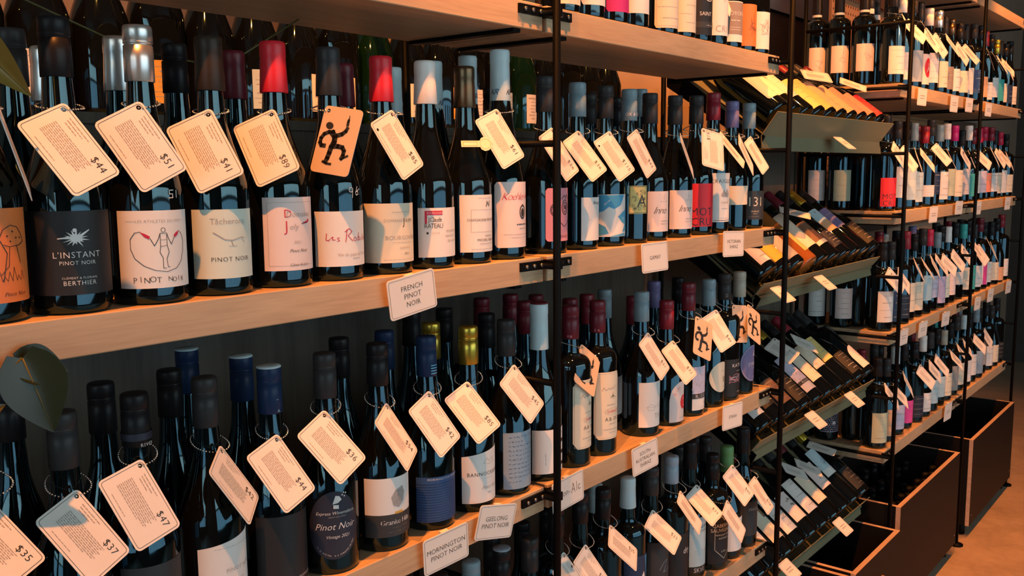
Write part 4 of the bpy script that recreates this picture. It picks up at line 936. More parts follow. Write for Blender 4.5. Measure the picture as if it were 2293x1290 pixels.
put('g8', 'bor', ('screw', 'black'), ('black', .016, .125, .074, 'rect', -20), 'bottle with a black shield label in cream lettering', G3, R=RB, prints=art_shield)
put('g9', 'bur', ('foil', 'green'), ('white', .02, .08, .06, 'rect', -12), 'small white-labelled bottle second from the end, lowest shelf', G3, R=RB)
put('g10', 'bur', ('foil', 'black'), ('charcoal', .030, .085, .082, 'rect', -18), 'end bottle with a dark grey label, lowest shelf', G3, R=RB, prints=tx(('MAGAB', 6, 66, 8, 'grey', 0, 1.05)))
GD = {'gb1': ('pale_blue', 'pale blue cap peeping out just right of the handwritten sign'), 'gb2': ('black', 'black cap in the second row of the lowest shelf, under the sign'), 'gb3': ('charcoal', 'charcoal cap in the second row above the shield label'), 'gb4': ('black', 'black cap in the second row at the end of the lowest shelf'), 'gb5': ('charcoal', 'charcoal cap in the second row left of the end bottle, lowest shelf')}
for k, (c, d) in GD.items(): put(k, 'bur', ('screw', c), ('white', .02, .08, .07, 'rect', 8), d, GB, R=RB, seg=22)
GA = {'ga1': ('steelblue', 'ribbed grey cap between the two lower signs, lowest shelf'), 'ga2': ('black', 'black cap with a pale ring below the rightmost lower sign'), 'ga3': ('black', 'black cap in second row under the rightmost lower sign'), 'ga4': ('black', 'black cap in second row beside the post, lowest shelf'), 'ga5': ('black', 'black cap below the lower left sign, cut by the frame edge'), 'ga6': ('charcoal', 'charcoal cap just left of the post, lowest shelf'), 'ga7': ('black', 'black cap right behind the post, lowest shelf')}
for k, (c, d) in GA.items(): put(k, 'bur', ('screw', c, 'slate') if k == 'ga2' else ('screw', c), ('white', .02, .08, .07, 'rect', 8), d, G3, R=RB, seg=22)

# ------------------------------------------------------------------ hanging price tags
CW, CH, CR = 0.085, 0.055, 0.0055
def card_mesh(w_, h_, r, holes, th=0.0007, back=None):
    """rounded card from (0,0) to (w,-h); front faces +z"""
    bm = bmesh.new(); out = []
    for cx, cy, a0 in ((w_ - r, -r, 0), (r, -r, 90), (r, -h_ + r, 180), (w_ - r, -h_ + r, 270)):
        for i in range(5):
            a = math.radians(a0 + 22.5 * i); out.append((cx + r * math.cos(a), cy + r * math.sin(a)))
    es = []
    for ring in [out] + [[(hx + hr * math.cos(2 * math.pi * i / 10), hy + hr * math.sin(2 * math.pi * i / 10)) for i in range(10)] for hx, hy, hr in holes]:
        vv = [bm.verts.new((x, y, 0)) for x, y in ring]
        es += [bm.edges.new((vv[i], vv[(i + 1) % len(vv)])) for i in range(len(vv))]
    bmesh.ops.triangle_fill(bm, edges=es, use_beauty=True)
    for f in bm.faces:
        if f.normal.z < 0: f.normal_flip()
    r_ = bmesh.ops.extrude_face_region(bm, geom=bm.faces[:])
    bmesh.ops.translate(bm, verts=[v for v in r_['geom'] if isinstance(v, bmesh.types.BMVert)], vec=(0, 0, -th))
    bmesh.ops.recalc_face_normals(bm, faces=bm.faces[:])
    me = bpy.data.meshes.new('card'); bm.to_mesh(me); bm.free()
    me.materials.append(CARD)
    if back:
        me.materials.append(back)
        for p in me.polygons:
            if p.normal.z < -0.9: p.material_index = 1
    return me
def border(k, mat, w_, h_, m, r, wd):
    pts = []
    for cx, cy, a0 in ((w_ - m - r, -m - r, 0), (m + r, -m - r, 90), (m + r, -h_ + m + r, 180), (w_ - m - r, -h_ + m + r, 270)):
        for i in range(4):
            a = math.radians(a0 + 30 * i); pts.append((cx + r * math.cos(a), cy + r * math.sin(a)))
    k.line(mat, pts + [pts[0]], wd)
TAG_ME = card_mesh(CW, CH, CR, [(0.0062, -0.0062, 0.0026)], back=CARDBACK)
TAG_MIR = card_mesh(CW, CH, CR, [(CW - 0.0062, -0.0062, 0.0026)], back=CARDBACK)
TAG_TWO = card_mesh(CW, CH, CR, [(0.0062, -0.0062, 0.0026), (0.012, -CH + 0.008, 0.0022)], back=CARDBACK)
def tag_print(seed):
    k = Ink(); border(k, INK, 85, 55, 2.6, 3.2, 0.45)
    for i in range(3): k.bars(GREYINK, 16 + i, 44 - i * 5, -7.5 - i * 3.4, 1.0, seed + i)
    for i in range(9): k.bars(GREYINK, 13, 66 - (i % 3) * 2 - (8 if i == 8 else 0), -21.5 - i * 2.15, 0.85, seed * 3 + i)
    k.bars(GREYINK, 18, 46, -48, 0.7, seed + 9)
    return {n: mesh('print', [(u / 1000, v / 1000, 0.00025) for u, v in V], F) for n, (m, V, F) in k.by.items()}
TPR = [tag_print(s) for s in (1, 5, 9, 13)]
def logo_mesh():
    k = Ink()
    def m(px, py):          # drawing units of the figure to millimetres on the card
        rx, ry = px - 400, py - 725
        b = (ry - 0.14 * rx) / (450 + 0.14 * 115); a = (rx + 115 * b) / 250
        return (b * 85, -a * 55)
    k.poly(INK, [m(425 + 25 * math.cos(t * .35), 865 + 25 * math.sin(t * .35)) for t in range(18)])
    def st(pts, w1, w2=None): k.line(INK, [m(*p) for p in pts], w1, w2)
    st([(452, 908), (420, 908), (388, 922), (366, 950), (358, 980), (366, 1000), (388, 1002)], 5, 5.5)
    st([(440, 912), (458, 940), (452, 975), (432, 1010), (418, 1050), (404, 1085), (390, 1112)], 8, 6)
    st([(372, 1108), (395, 1122), (425, 1126)], 3.2)
    st([(440, 1005), (475, 1005), (505, 1012), (515, 1035), (508, 1062), (494, 1088)], 6.5, 5)
    st([(492, 1094), (512, 1080), (538, 1068)], 3)
    st([(474, 932), (505, 922), (530, 902), (543, 880)], 6, 4.6)
    st([(543, 862), (548, 838), (552, 826)], 4, 3.4); st([(553, 824), (557, 808), (560, 794)], 1.8, .6)
    for n, (mt, V, F) in k.by.items(): return mesh('logo', [(u / 1000, v / 1000, -0.00095) for u, v in V], [f[::-1] for f in F])
LOGO = logo_mesh(); LOGO.materials.append(INK)
PRICE = {}
def price_mesh(s, mir=False):
    if (s, mir) not in PRICE:
        k = Ink(); k.text(INK, s, 68 if not mir else 70, -13.5 if not mir else -17, 8.2, 0, 1.05, thin=-0.010)
        for n, (m, V, F) in k.by.items(): PRICE[(s, mir)] = mesh('price', [(u / 1000, v / 1000, 0.0003) for u, v in V], F)
        PRICE[(s, mir)].materials.append(INK)
    return PRICE[(s, mir)]
_bm = bmesh.new(); bmesh.ops.create_icosphere(_bm, subdivisions=1, radius=0.00125)
_bm.verts.index_update()
BV = [v.co.copy() for v in _bm.verts]; BF = [tuple(v.index for v in f.verts) for f in _bm.faces]; _bm.free()
def chain(o, hole, axis, rn, back_rise, plane=None):
    """ball chain: a loop round the neck that runs through the hole of the card (world coordinates)"""
    d = Vector((hole.x - axis.x, hole.y - axis.y)); rt_ = d.length; th = math.atan2(d.y, d.x)
    pts = []; n = 140
    for i in range(n):
        a = 2 * math.pi * i / n; q = (1 + math.cos(a)) / 2
        r = rn + (rt_ - rn) * q ** 3
        pts.append(Vector((axis.x + r * math.cos(th + a), axis.y + r * math.sin(th + a), hole.z + back_rise * (1 - q) ** 0.8)))
    L = 0; out = [pts[0]]; last = 0
    for i in range(1, n):
        L += (pts[i] - pts[i - 1]).length
        if L - last >= 0.0029: out.append(pts[i]); last = L
    vs, fs = [], []
    for p in out:
        b = len(vs); vs += [tuple(v + p) for v in BV]; fs += [tuple(j + b for j in f) for f in BF]
    c = link('bead_chain', mesh('bead_chain', vs, fs, True), CHAIN, o)
    c.matrix_parent_inverse = o.matrix_basis.inverted()
    return c
def hang(T, X, Y, desc, price=None, logo=False, mir=False, two=False, axis=None, rn=0.0185, rise=0.006, seed=0, group='price tags hanging on the near rack bottles', chain_on=True):
    X = Vector(X).normalized(); Y = Vector(Y); Y = (Y - X * Y.dot(X)).normalized(); Z = X.cross(Y)
    org = Vector(T) - (X * CW if mir else Vector((0, 0, 0)))
    o = root('price_tag', (0, 0, 0), desc, 'price tag', group)
    M = Matrix(((X.x, Y.x, Z.x, org.x), (X.y, Y.y, Z.y, org.y), (X.z, Y.z, Z.z, org.z), (0, 0, 0, 1)))
    o.matrix_world = M
    o.matrix_basis = M
    cd = link('card', TAG_MIR if mir else TAG_TWO if two else TAG_ME, None, o)
    for n, me in TPR[seed % 4].items():
        if len(me.materials) == 0: me.materials.append(MATS[n])
        link('print', me, None, cd)
    link('logo', LOGO, None, cd)
    if price: link('price', price_mesh(price, mir), None, cd)
    if chain_on and axis is not None:
        hole = M @ Vector(((CW - 0.0062) if mir else 0.0062, -0.0062, 0.0))
        chain(o, hole, axis, rn, rise)
    return o
TD = {'t44': ('$44', 'large 44 dollar price tag on the splash-emblem bottle'), 't51': ('$51', '51 dollar price tag on the skipping-rope bottle'), 't41': ('$41', '41 dollar price tag on the branch-label bottle'), 't89': ('$89', '89 dollar price tag on the red-capped pink-label bottle'), 'tlogo': (None, 'tag turned to its kraft back with a black running figure, second shelf'), 't85': ('$85', '85 dollar price tag on the second shelf, beside the running figure'),
      't61': ('$61', '61 dollar price tag on the tall crest bottle'), 'tedge': (None, 'price tag seen nearly edge-on at the left edge'), 't26': ('$26', '26 dollar price tag half behind the black post'), 't36': ('$36', '36 dollar price tag on the second shelf, right of the post'), 't115': ('$115', '115 dollar price tag on the map-label bottle'), 't43': ('$43', '43 dollar price tag on the gold-label bottle'), 'tin': (None, 'edge-on price tag on the right script-label bottle'),
      't19': ('$19', '19 dollar tag hung sideways on the red block-letter bottle'), 'tcr': (None, 'slanting price tag on the wine-red-capped bottle'), 'tba': (None, 'narrow slanting price tag on the cream band bottle'), 't131': (None, 'price tag on the end bottle with pale numerals'), 't35': ('$35', '35 dollar price tag at the lower left corner'), 't37': ('$37', '37 dollar price tag at lower left'), 't47': ('$47', '47 dollar price tag on the bottle with white neck lettering'),
      't42': ('$42', 'turned 42 dollar price tag on the plain white-label bottle'), 't44b': ('$44', '44 dollar price tag on the navy-capped bottle, third shelf'), 't36b': ('$36', '36 dollar price tag on the egg-label bottle'), 't54': ('$54', 'turned 54 dollar price tag on the grey-stone bottle'), 't42c': ('$42', '42 dollar price tag on the blue ribbed-label bottle'), 't85b': ('$85', '85 dollar price tag on the gold-capped bottle'), 't45': ('$45', '45 dollar price tag on the handwriting-label bottle'),
      'tsh': (None, 'kraft tag back on the left octagonal-label bottle'), 't31': ('$31', '31 dollar price tag on the blue-splashed white-label bottle'), 't32': ('$32', '32 dollar price tag on the arched-label bottle'), 'trad': (None, 'kraft tag back with black figure on the picture-label bottle'), 't49': ('$49', '49 dollar price tag on the moon-label bottle'), 'tkate': (None, 'kraft tag back with black figure on the pink-wave bottle'), 'tsyr': (None, 'kraft tag back with black figure on the putty-capped bottle'),
      'tg1': (None, 'price tag behind the post on the lowest shelf'), 'tg2': ('$55', 'price tag below the handwritten sign, lowest shelf'), 't25': ('$25', '25 dollar price tag on the square-shouldered bottle, lowest shelf'), 't23': ('$23', '23 dollar price tag on the smoky grey-label bottle'), 'tg6': (None, 'turned price tag left of the 33 dollar tag'), 't33': ('$33', '33 dollar price tag on the lowest shelf'), 'tg8': (None, 'price tag on the black shield-label bottle'),
      't60': ('$60', '60 dollar price tag near the end of the lowest shelf'), 'tg10': ('$58', 'last price tag on the lowest shelf, on the dark grey-label bottle'), 'td9': (None, 'price tag tip on the top shelf above the grey capitals')}
for i, (k, (pr, d)) in enumerate(TD.items()):
    T, X, Y, bk, mir = TAG[k]
    x, y, z, h = POS[bk]
    if mir: T, X, Y = (1.730, 0.006, 1.602), (0.378, 0.238, 0.894), (-0.856, 0.459, 0.240)
    hang(T, X, Y, d, pr, mir=mir, two=k in ('t85', 't115'), axis=Vector((x, y, 0)), rise=0.010 if k[1:3] in ('44', '51', '41', '89', 'lo', '85', '61') and k not in ('t44b', 't85b') else 0.014, seed=i)
for k, d in (('k1a', 'yellow-lit price tag lying on the top tilted rack, left'), ('k1b', 'price tag lying at the right of the top tilted rack'), ('k2a', 'price tag lying across the second tilted rack'), ('k3a', 'large shaded price tag at the left of the third tilted rack'), ('k3b', 'narrow shaded price tag in the middle of the third tilted rack'),
             ('k4a', 'rightmost shaded price tag on the lowest tilted rack'), ('k4b', 'middle shaded price tag on the lowest tilted rack'), ('k4c', 'leftmost shaded price tag on the lowest tilted rack')):
    T, X, Y, bk, mir = TAG[k]
    T = Vector(T) + Vector((0, -0.012, 0.012))
    hang(T, X, Y, d, '$151' if k == 'k3a' else None, axis=None, seed=len(k), group='price tags on the tilted racks')

# ------------------------------------------------------------------ shelf edge signs
def sign(T, X, Y, w_, h_, lines, desc, group='shelf edge signs', hand=False):
    X = Vector(X).normalized(); Y = Vector(Y); Y = (Y - X * Y.dot(X)).normalized(); Z = X.cross(Y); org = Vector(T)
    o = root('shelf_sign', (0, 0, 0), desc, 'sign', group)
    o.matrix_basis = Matrix(((X.x, Y.x, Z.x, org.x), (X.y, Y.y, Z.y, org.y), (X.z, Y.z, Z.z, org.z), (0, 0, 0, 1)))
    cd = link('card', card_mesh(w_, h_, 0.005, [], 0.0012), None, o)
    k = Ink(); W, H = w_ * 1000, h_ * 1000; border(k, INK, W, H, 2.6, 3, .45)
    n = len(lines); big = 7.6 if n < 3 else 7.4
    for i, s in enumerate(lines):
        sz = min(big, (W - 14) / (0.62 * max(1, len(s))) * 1.15)
        if hand:
            k.line(INK, [(W * .24, -30), (W * .24, -22), (W * .3, -30), (W * .3, -22)], .8); k.ring(INK, W * .37, -28, 3, .8, 12); k.line(INK, [(W * .43, -31), (W * .43, -25), (W * .48, -25), (W * .48, -31)], .8); k.line(INK, [(W * .51, -28), (W * .55, -28)], .8)
            k.line(INK, [(W * .60, -33), (W * .66, -16), (W * .71, -33)], .9); k.line(INK, [(W * .62, -27), (W * .70, -27)], .9); k.line(INK, [(W * .77, -33), (W * .77, -16)], .9); k.line(INK, [(W * .89, -24), (W * .84, -24), (W * .82, -28), (W * .84, -32), (W * .90, -31)], .9)
        elif s: k.text(INK, s, W / 2, -H / 2 + (n - 1) * 5.6 - i * 11.2, sz, thin=-0.010)
        else: k.bars(GREYINK, W * .25, W * .75, -H / 2 + (n - 1) * 4 - i * 8 - 1.5, 2.6, i)
    k.build(cd, lambda u, v: (u / 1000, v / 1000, 0.0003))
    cl = box('clip', w_ * .42, w_ * .58, -0.006, 0.0, -0.0075, -0.0012, CARD, o)
    return o
for k, ls, d in (('french', ('FRENCH', 'PINOT', 'NOIR'), 'white shelf sign reading French Pinot Noir'), ('gamay', ('GAMAY',), 'white shelf sign reading Gamay'), ('victorian', ('VICTORIAN', 'SHIRAZ'), 'white shelf sign reading Victorian Shiraz'), ('southaus', ('SOUTH', 'AUSTRALIAN', 'SHIRAZ'), 'white shelf sign reading South Australian Shiraz'),
                 ('nonalc', ('Non-Alc',), 'handwritten Non-Alc shelf sign behind the post'), ('syrah', ('SYRAH',), 'white shelf sign reading Syrah'), ('mornington', ('MORNINGTON', 'PINOT NOIR'), 'white shelf sign reading Mornington Pinot Noir'), ('geelong', ('GEELONG', 'PINOT NOIR'), 'white shelf sign reading Geelong Pinot Noir')):
    T, X, Y, w_, h_ = SIGN[k]
    sign(T, X, Y, w_, h_, ls, d, hand=(k == 'nonalc'))
for k, d in (('r1', 'sign clipped under the top tilted rack'), ('r2a', 'left sign on the lip of the second tilted rack'), ('r2b', 'right sign on the lip of the second tilted rack'), ('r3a', 'left sign on the lip of the third tilted rack'), ('r3b', 'right sign on the lip of the third tilted rack'), ('r4a', 'left sign on the lip of the lowest tilted rack'), ('r4b', 'right sign on the lip of the lowest tilted rack')):
    T, X, Y, w_, h_ = SIGN[k]
    sign(T, X, Y, w_, h_, ('', ''), 'small white ' + d, 'signs on the tilted racks')
lv = lambda z: ('second' if z > 1.6 else 'third' if z > 1.2 else 'fourth' if z > .8 else 'lowest')
cnt = {}
for x, z, w_, h_ in FAR_SIGN:
    s_ = lv(z); cnt[s_] = cnt.get(s_, 0) + 1
    sign((x, -0.012, z), (1, -.06, 0), (0, -.05, 1), w_ * .92, h_, ('', ''), f'{ORD[cnt[s_] - 1]} small sign from the left on the far rack, {s_} shelf edge', 'signs on the far rack')

# ------------------------------------------------------------------ tilted display racks between the two shelf racks
ZB = (1.64, 1.25, 0.857, 0.465)
RN = ('top', 'second', 'third', 'lowest')
TILT = math.radians(38)
def sheet(name, prof, x0, x1, th, mat, parent):
    pts = [Vector((0, a, b)) for a, b in prof]; vs = []; n = len(pts)
    for s in (0, 1):
        for i, p in enumerate(pts):
            d = (pts[min(i + 1, n - 1)] - pts[max(i - 1, 0)]).normalized(); nn = Vector((0, -d.z, d.y)) * th * s
            for x in (x0, x1): vs.append((x, p.y + nn.y, p.z + nn.z))
    fs = []
    for s in (0, 1):
        for i in range(n - 1):
            a = s * 2 * n + 2 * i; f = (a, a + 1, a + 3, a + 2); fs.append(f if s else f[::-1])
    for i in range(n - 1):
        for e in (0, 1):
            a = 2 * i + e; b = 2 * n + 2 * i + e; fs.append((a, a + 2, b + 2, b) if e else (a, b, b + 2, a + 2))
    fs.append((0, 1, 2 * n + 1, 2 * n)); fs.append((2 * n - 2, 2 * n + 2 * n - 2, 2 * n + 2 * n - 1, 2 * n - 1))
    return link(name, mesh(name, vs, fs), mat, parent)
for i, zb in enumerate(ZB):
    r = root('tilted_rack', (2.54, 0, zb), f'{RN[i]} olive metal tilted rack holding leaning bottles', 'rack', 'tilted bottle racks')
    sheet('lip', [(0.004, 0.010), (0.044, -0.045), (0.040, -0.080)] if i == 0 else [(0.028, -0.010), (0.056, -0.046), (0.052, -0.070)], -0.435, 0.435, 0.002, OLIVE, r)
    c, s = math.cos(TILT), math.sin(TILT)
    sheet('back_board', [(0.050, -0.0445), (0.066 + 0.30 * c, -0.032 + 0.30 * s)], -0.435, 0.435, -0.006, OLIVE, r)
    for e in (-1, 1):
        v = [(e * 0.434, 0.052, -0.078), (e * 0.434, 0.036, -0.046), (e * 0.434, 0.066 + 0.3 * c, -0.036 + 0.3 * s), (e * 0.434, 0.066 + 0.3 * c, -0.10 + 0.3 * s)]
        v += [(p[0] - e * 0.004, p[1], p[2]) for p in v]
        link('end_cheek', mesh('end_cheek', v, [(0, 1, 2, 3), (7, 6, 5, 4), (0, 4, 5, 1), (1, 5, 6, 2), (2, 6, 7, 3), (3, 7, 4, 0)]), STEEL, r)
RACKB = [
 [('cream', .030, .110, 'mag', 'clarice'), ('cream', .05, .10, 'bur', 'grape'), ('cream', .05, .12, 'bur', None), ('yellow', .012, .12, 'bur', None), ('amber', .012, .13, 'bur', None), ('peach', .012, .13, 'bur', None), ('peach', .010, .12, 'bur', None), ('salmon', .010, .12, 'bur', None), ('salmon', .010, .10, 'bur', None), ('red', .010, .10, 'bur', None)],
 [('blush', .02, .12, 'bor', None), ('ochre', .02, .11, 'bur', None), ('grey', .02, .11, 'bur', None), ('amber_glass', .03, .09, 'bor', 'bo'), ('cream', .045, .13, 'bur', 'tree'), ('brown', .045, .09, 'bor', 'band'), ('midnight', .03, .06, 'bur', None), ('peach', .09, .09, 'bur', 'pale'), ('purple', .10, .08, 'bur', None), ('black', .02, .09, 'bur', None)],
 [('white', .03, .09, 'bur', 'ink'), ('black', .04, .09, 'bor', None), ('brown', .03, .08, 'bur', None), ('black', .02, .08, 'bur', None), ('blush', .030, .125, 'bur', 'radio'), ('cream', .05, .11, 'bur', 'mark'), ('cream', .08, .09, 'bur', None), ('yellow', .09, .09, 'bur', 'mark'), ('black', .02, .08, 'bur', None), ('blush', .02, .085, 'bor', 'round')],
 [('white', .04, .10, 'bur', None), ('white', .05, .10, 'bur', 'mark'), ('cream', .045, .10, 'bur', 'pic'), ('white', .04, .12, 'bur', 'mark'), ('blush', .05, .09, 'bur', 'ink'), ('white', .05, .11, 'bur', None), ('cream', .055, .10, 'bur', 'pic'), ('blush', .08, .09, 'bur', None), ('pale_blue', .10, .10, 'bur', 'photo'), ('black', .02, .08, 'bur', None)]]
def rack_art(kind, seed):
    if kind == 'clarice': return tx(('CLARICE', 0, 88, 9, 'grey', 0, 1.1), ('2021', 4, 20, 5, 'putty'))
    if kind == 'grape': return both(lambda k, w_, h_: [k.disc(P('putty'), -6 + 6 * (i % 4), h_ - 24 - 6 * (i // 4), 3.4, 10) for i in range(9)], tx(('APE', 12, 40, 8, 'grey')))
    if kind == 'bo': return tx(('Bo', -4, 44, 16, 'yellow'), ('1', 6, 20, 12, 'yellow'))
    if kind == 'tree': return lambda k, w_, h_: (k.line(P('brown'), [(18, h_ - 4), (20, h_ - 60), (18, 10)], 3, 1), k.line(P('peach'), [(26, h_ - 4), (27, h_ - 70), (24, 14)], 4, 2), k.bars(P('grey'), -8, 8, h_ * .5, 1.2, 3))
    if kind == 'band': return lambda k, w_, h_: k.rect(P('cream'), -w_ / 2, 0, w_ / 2, 14)
    if kind == 'pale': return lambda k, w_, h_: (k.rect(P('pale_blue'), -w_ / 2, h_ * .45, w_ / 2, h_), k.disc(P('slate'), -16, h_ - 12, 4))
    if kind == 'radio': return lambda k, w_, h_: (art_radio(k, w_, h_))
    if kind == 'round': return art_scrib('grey', 5, 12)
    if kind == 'ink': return lambda k, w_, h_: [k.disc(P('taupe'), random.Random(seed + i).uniform(-14, 16), h_ * .6 + random.Random(seed * 3 + i).uniform(-12, 12), random.Random(i).uniform(1, 5), 9) for i in range(10)]
    if kind == 'pic': return lambda k, w_, h_: (k.rect(P('brown'), 0, h_ - 34, 24, h_ - 6), k.ring(P('amber'), 12, h_ - 20, 7, 1.4), k.bars(P('putty'), -14, 24, h_ * .4, 1, 2))
    if kind == 'photo': return both(art_scrib('steelblue', 9, 26), lambda k, w_, h_: k.rect(P('white'), -w_ / 2, 0, w_ / 2, 24))
    if kind == 'mark': return both(marks(5, seed), art_scrib('putty', seed, 10))
    return marks(5, seed, 'putty')
CN = {'cream': 'cream', 'yellow': 'yellow', 'amber': 'amber-yellow', 'peach': 'peach', 'salmon': 'salmon', 'red': 'red', 'blush': 'pinkish white', 'ochre': 'golden', 'grey': 'grey', 'brown': 'brown', 'midnight': 'dark blue', 'purple': 'purple', 'black': 'black', 'white': 'white', 'pale_blue': 'pale blue', 'amber_glass': 'gold-lettered clear'}
for ri, row in enumerate(RACKB):
    for bi, (lc, z0, hh, typ, art) in enumerate(row):
        x = 2.152 + bi * 0.0862 if ri else 2.188 + bi * 0.0825
        R = 0.0385 if typ != 'mag' else 0.041
        base = Vector((x, 0.040 + 0.002, ZB[ri] + 0.004))
        cap = ('foil', ('black', 'charcoal', 'burgundy', 'black', 'gold', 'black', 'wine')[(ri * 3 + bi) % 7])
        lab = None if lc == 'amber_glass' else (lc, z0, hh, .072 if art != 'round' else .06, 'round' if ri == 0 else 'arch' if art == 'round' else 'rect', 0)
        if lc == 'amber_glass': lab = ('amber', z0, hh, .03, 'rect', 0)
        bottle(base, .30 if typ != 'mag' else .315, typ, R, cap, lab, f'{ORD[bi]} leaning bottle from the left on the {RN[ri]} tilted rack, {CN[lc]} label', 'leaning bottles on the tilted racks',
               prints=rack_art(art, ri * 10 + bi), lie=-52, seg=24, glass=AMBER if lc == 'amber_glass' else None)

# ------------------------------------------------------------------ far rack
FAR = {  # per shelf: nearer bay fronts, farther bay fronts; (label colour, bottom, height, cap, body, tag)
 0: ([('white', .03, .085, 'black', 'bor', 1), ('white', .02, .085, 'white', 'bor', 1), ('slate', .02, .10, 'charcoal', 'bor', 1), ('blush', .018, .10, 'black', 'bur', 1), ('white', .03, .10, 'white', 'bur', 1), ('cream', .02, .09, 'silver', 'bor', 1), ('taupe', .02, .08, 'black', 'bor', 0), ('white', .02, .08, 'bronze', 'bur', 1), ('cream', .02, .08, 'black', 'bor', 1)],
     [('white', .02, .10, 'black', 'bor', 1), ('blue', .03, .09, 'charcoal', 'bor', 0), ('peach', .02, .08, 'black', 'bur', 1), ('white', .015, .07, 'wine', 'bor', 1), ('white', .03, .08, 'black', 'bur', 1), ('teal', .02, .09, 'gold', 'bor', 1), ('cream', .02, .08, 'black', 'bur', 1), ('navy', .02, .08, 'black', 'bor', 0), ('cream', .02, .08, 'black', 'bur', 0)]),
 1: ([('red', .015, .09, 'black', 'bor', 1), ('white', .04, .10, 'charcoal', 'bor', 1), ('pale_blue', .03, .11, 'black', 'bur', 1), ('pale_blue', .02, .10, 'steelblue', 'bur', 1), ('white', .035, .04, 'wine', 'bor', 0), ('navy', .04, .08, 'charcoal', 'bor', 1), ('white', .02, .10, 'steelblue', 'bur', 1), ('sage', .03, .10, 'white', 'bur', 0), ('cream', .025, .10, 'magenta', 'bor', 1)],
     [('blush', .03, .10, 'black', 'bor', 1), ('teal', .02, .09, 'white', 'bur', 0), ('pale_blue', .03, .09, 'burgundy', 'bor', 1), ('lavender', .03, .09, 'crimson', 'bur', 0), ('salmon', .03, .08, 'crimson', 'bor', 1), ('white', .03, .08, 'wine', 'bur', 1), ('cream', .02, .09, 'black', 'bor', 1), ('white', .02, .10, 'crimson', 'bur', 1), ('cream', .02, .08, 'black', 'bor', 0)]),
 2: ([('white', .03, .10, 'black', 'bor', 1), ('navy', .02, .10, 'charcoal', 'bur', 1), ('midnight', .02, .08, 'black', 'bor', 0), ('cream', .03, .10, 'wine', 'bur', 1), ('cream', .025, .10, 'black', 'bor', 1), ('pale_blue', .05, .09, 'charcoal', 'bur', 1), ('lavender', .05, .08, 'crimson', 'bur', 1), ('lilac', .02, .10, 'steelblue', 'bor', 1), ('mint', .03, .09, 'black', 'bor', 0), ('blush', .03, .09, 'white', 'bur', 1)],
     [('white', .06, .05, 'black', 'bor', 1), ('cream', .03, .09, 'teal', 'bur', 0), ('teal', .02, .10, 'black', 'bor', 1), ('white', .02, .09, 'charcoal', 'bur', 1), ('hot_pink', .02, .09, 'burgundy', 'bor', 1), ('white', .02, .09, 'black', 'bur', 1), ('cream', .02, .08, 'black', 'bor', 0), ('peach', .01, .06, 'black', 'bur', 0), ('white', .02, .08, 'wine', 'bor', 0)]),
 3: ([('sage', .02, .10, 'black', 'bor', 1), ('peach', .02, .09, 'charcoal', 'bur', 1), ('lavender', .02, .085, 'pale_blue', 'bor', 1), ('hot_pink', .02, .08, 'black', 'bur', 0), ('midnight', .02, .08, 'black', 'bor', 1), ('white', .02, .07, 'white', 'bur', 1), ('pale_blue', .03, .09, 'charcoal', 'bor', 1), ('pale_blue', .035, .08, 'black', 'bur', 0), ('cream', .02, .09, 'putty', 'bor', 1)],
     [('grey', .02, .10, 'black', 'bor', 1), ('cream', .025, .09, 'charcoal', 'bur', 1), ('white', .02, .09, 'pale_blue', 'bor', 0), ('white', .03, .09, 'black', 'bur', 1), ('slate', .02, .10, 'steelblue', 'bor', 0), ('grey', .04, .11, 'black', 'bur', 1), ('white', .02, .09, 'black', 'bor', 0), ('cream', .02, .08, 'charcoal', 'bur', 0), ('black', .02, .08, 'black', 'bor', 0)])}
FN = ('second', 'third', 'fourth', 'lowest')
WARDS = {k: k.replace('_', ' ') for k in C}
rnd = random.Random(21)
BACKC = ('black', 'charcoal', 'burgundy', 'black', 'steelblue', 'wine', 'black', 'charcoal', 'teal', 'black', 'purple', 'black')
FLEN = {}
def far_tag(x, y, z, desc, seed):
    q = random.Random(seed)
    yaw = math.radians(q.uniform(-24, 14)); pit = math.radians(q.uniform(18, 32)); roll = math.radians(-57 + q.uniform(-9, 9))
    n = Vector((math.sin(yaw) * math.cos(pit), -math.cos(yaw) * math.cos(pit), math.sin(pit)))
    r = Vector((0, 0, 1)).cross(n).normalized(); u = n.cross(r)
    X = r * math.cos(roll) + u * math.sin(roll); Y = u * math.cos(roll) - r * math.sin(roll)
    T = Vector((x + n.x * 0.025, y + n.y * 0.027, z))
    hang(T, X, Y, desc, None, axis=Vector((x, y, 0)), rise=0.010, seed=seed, group='price tags on the far rack')
tagn = 0
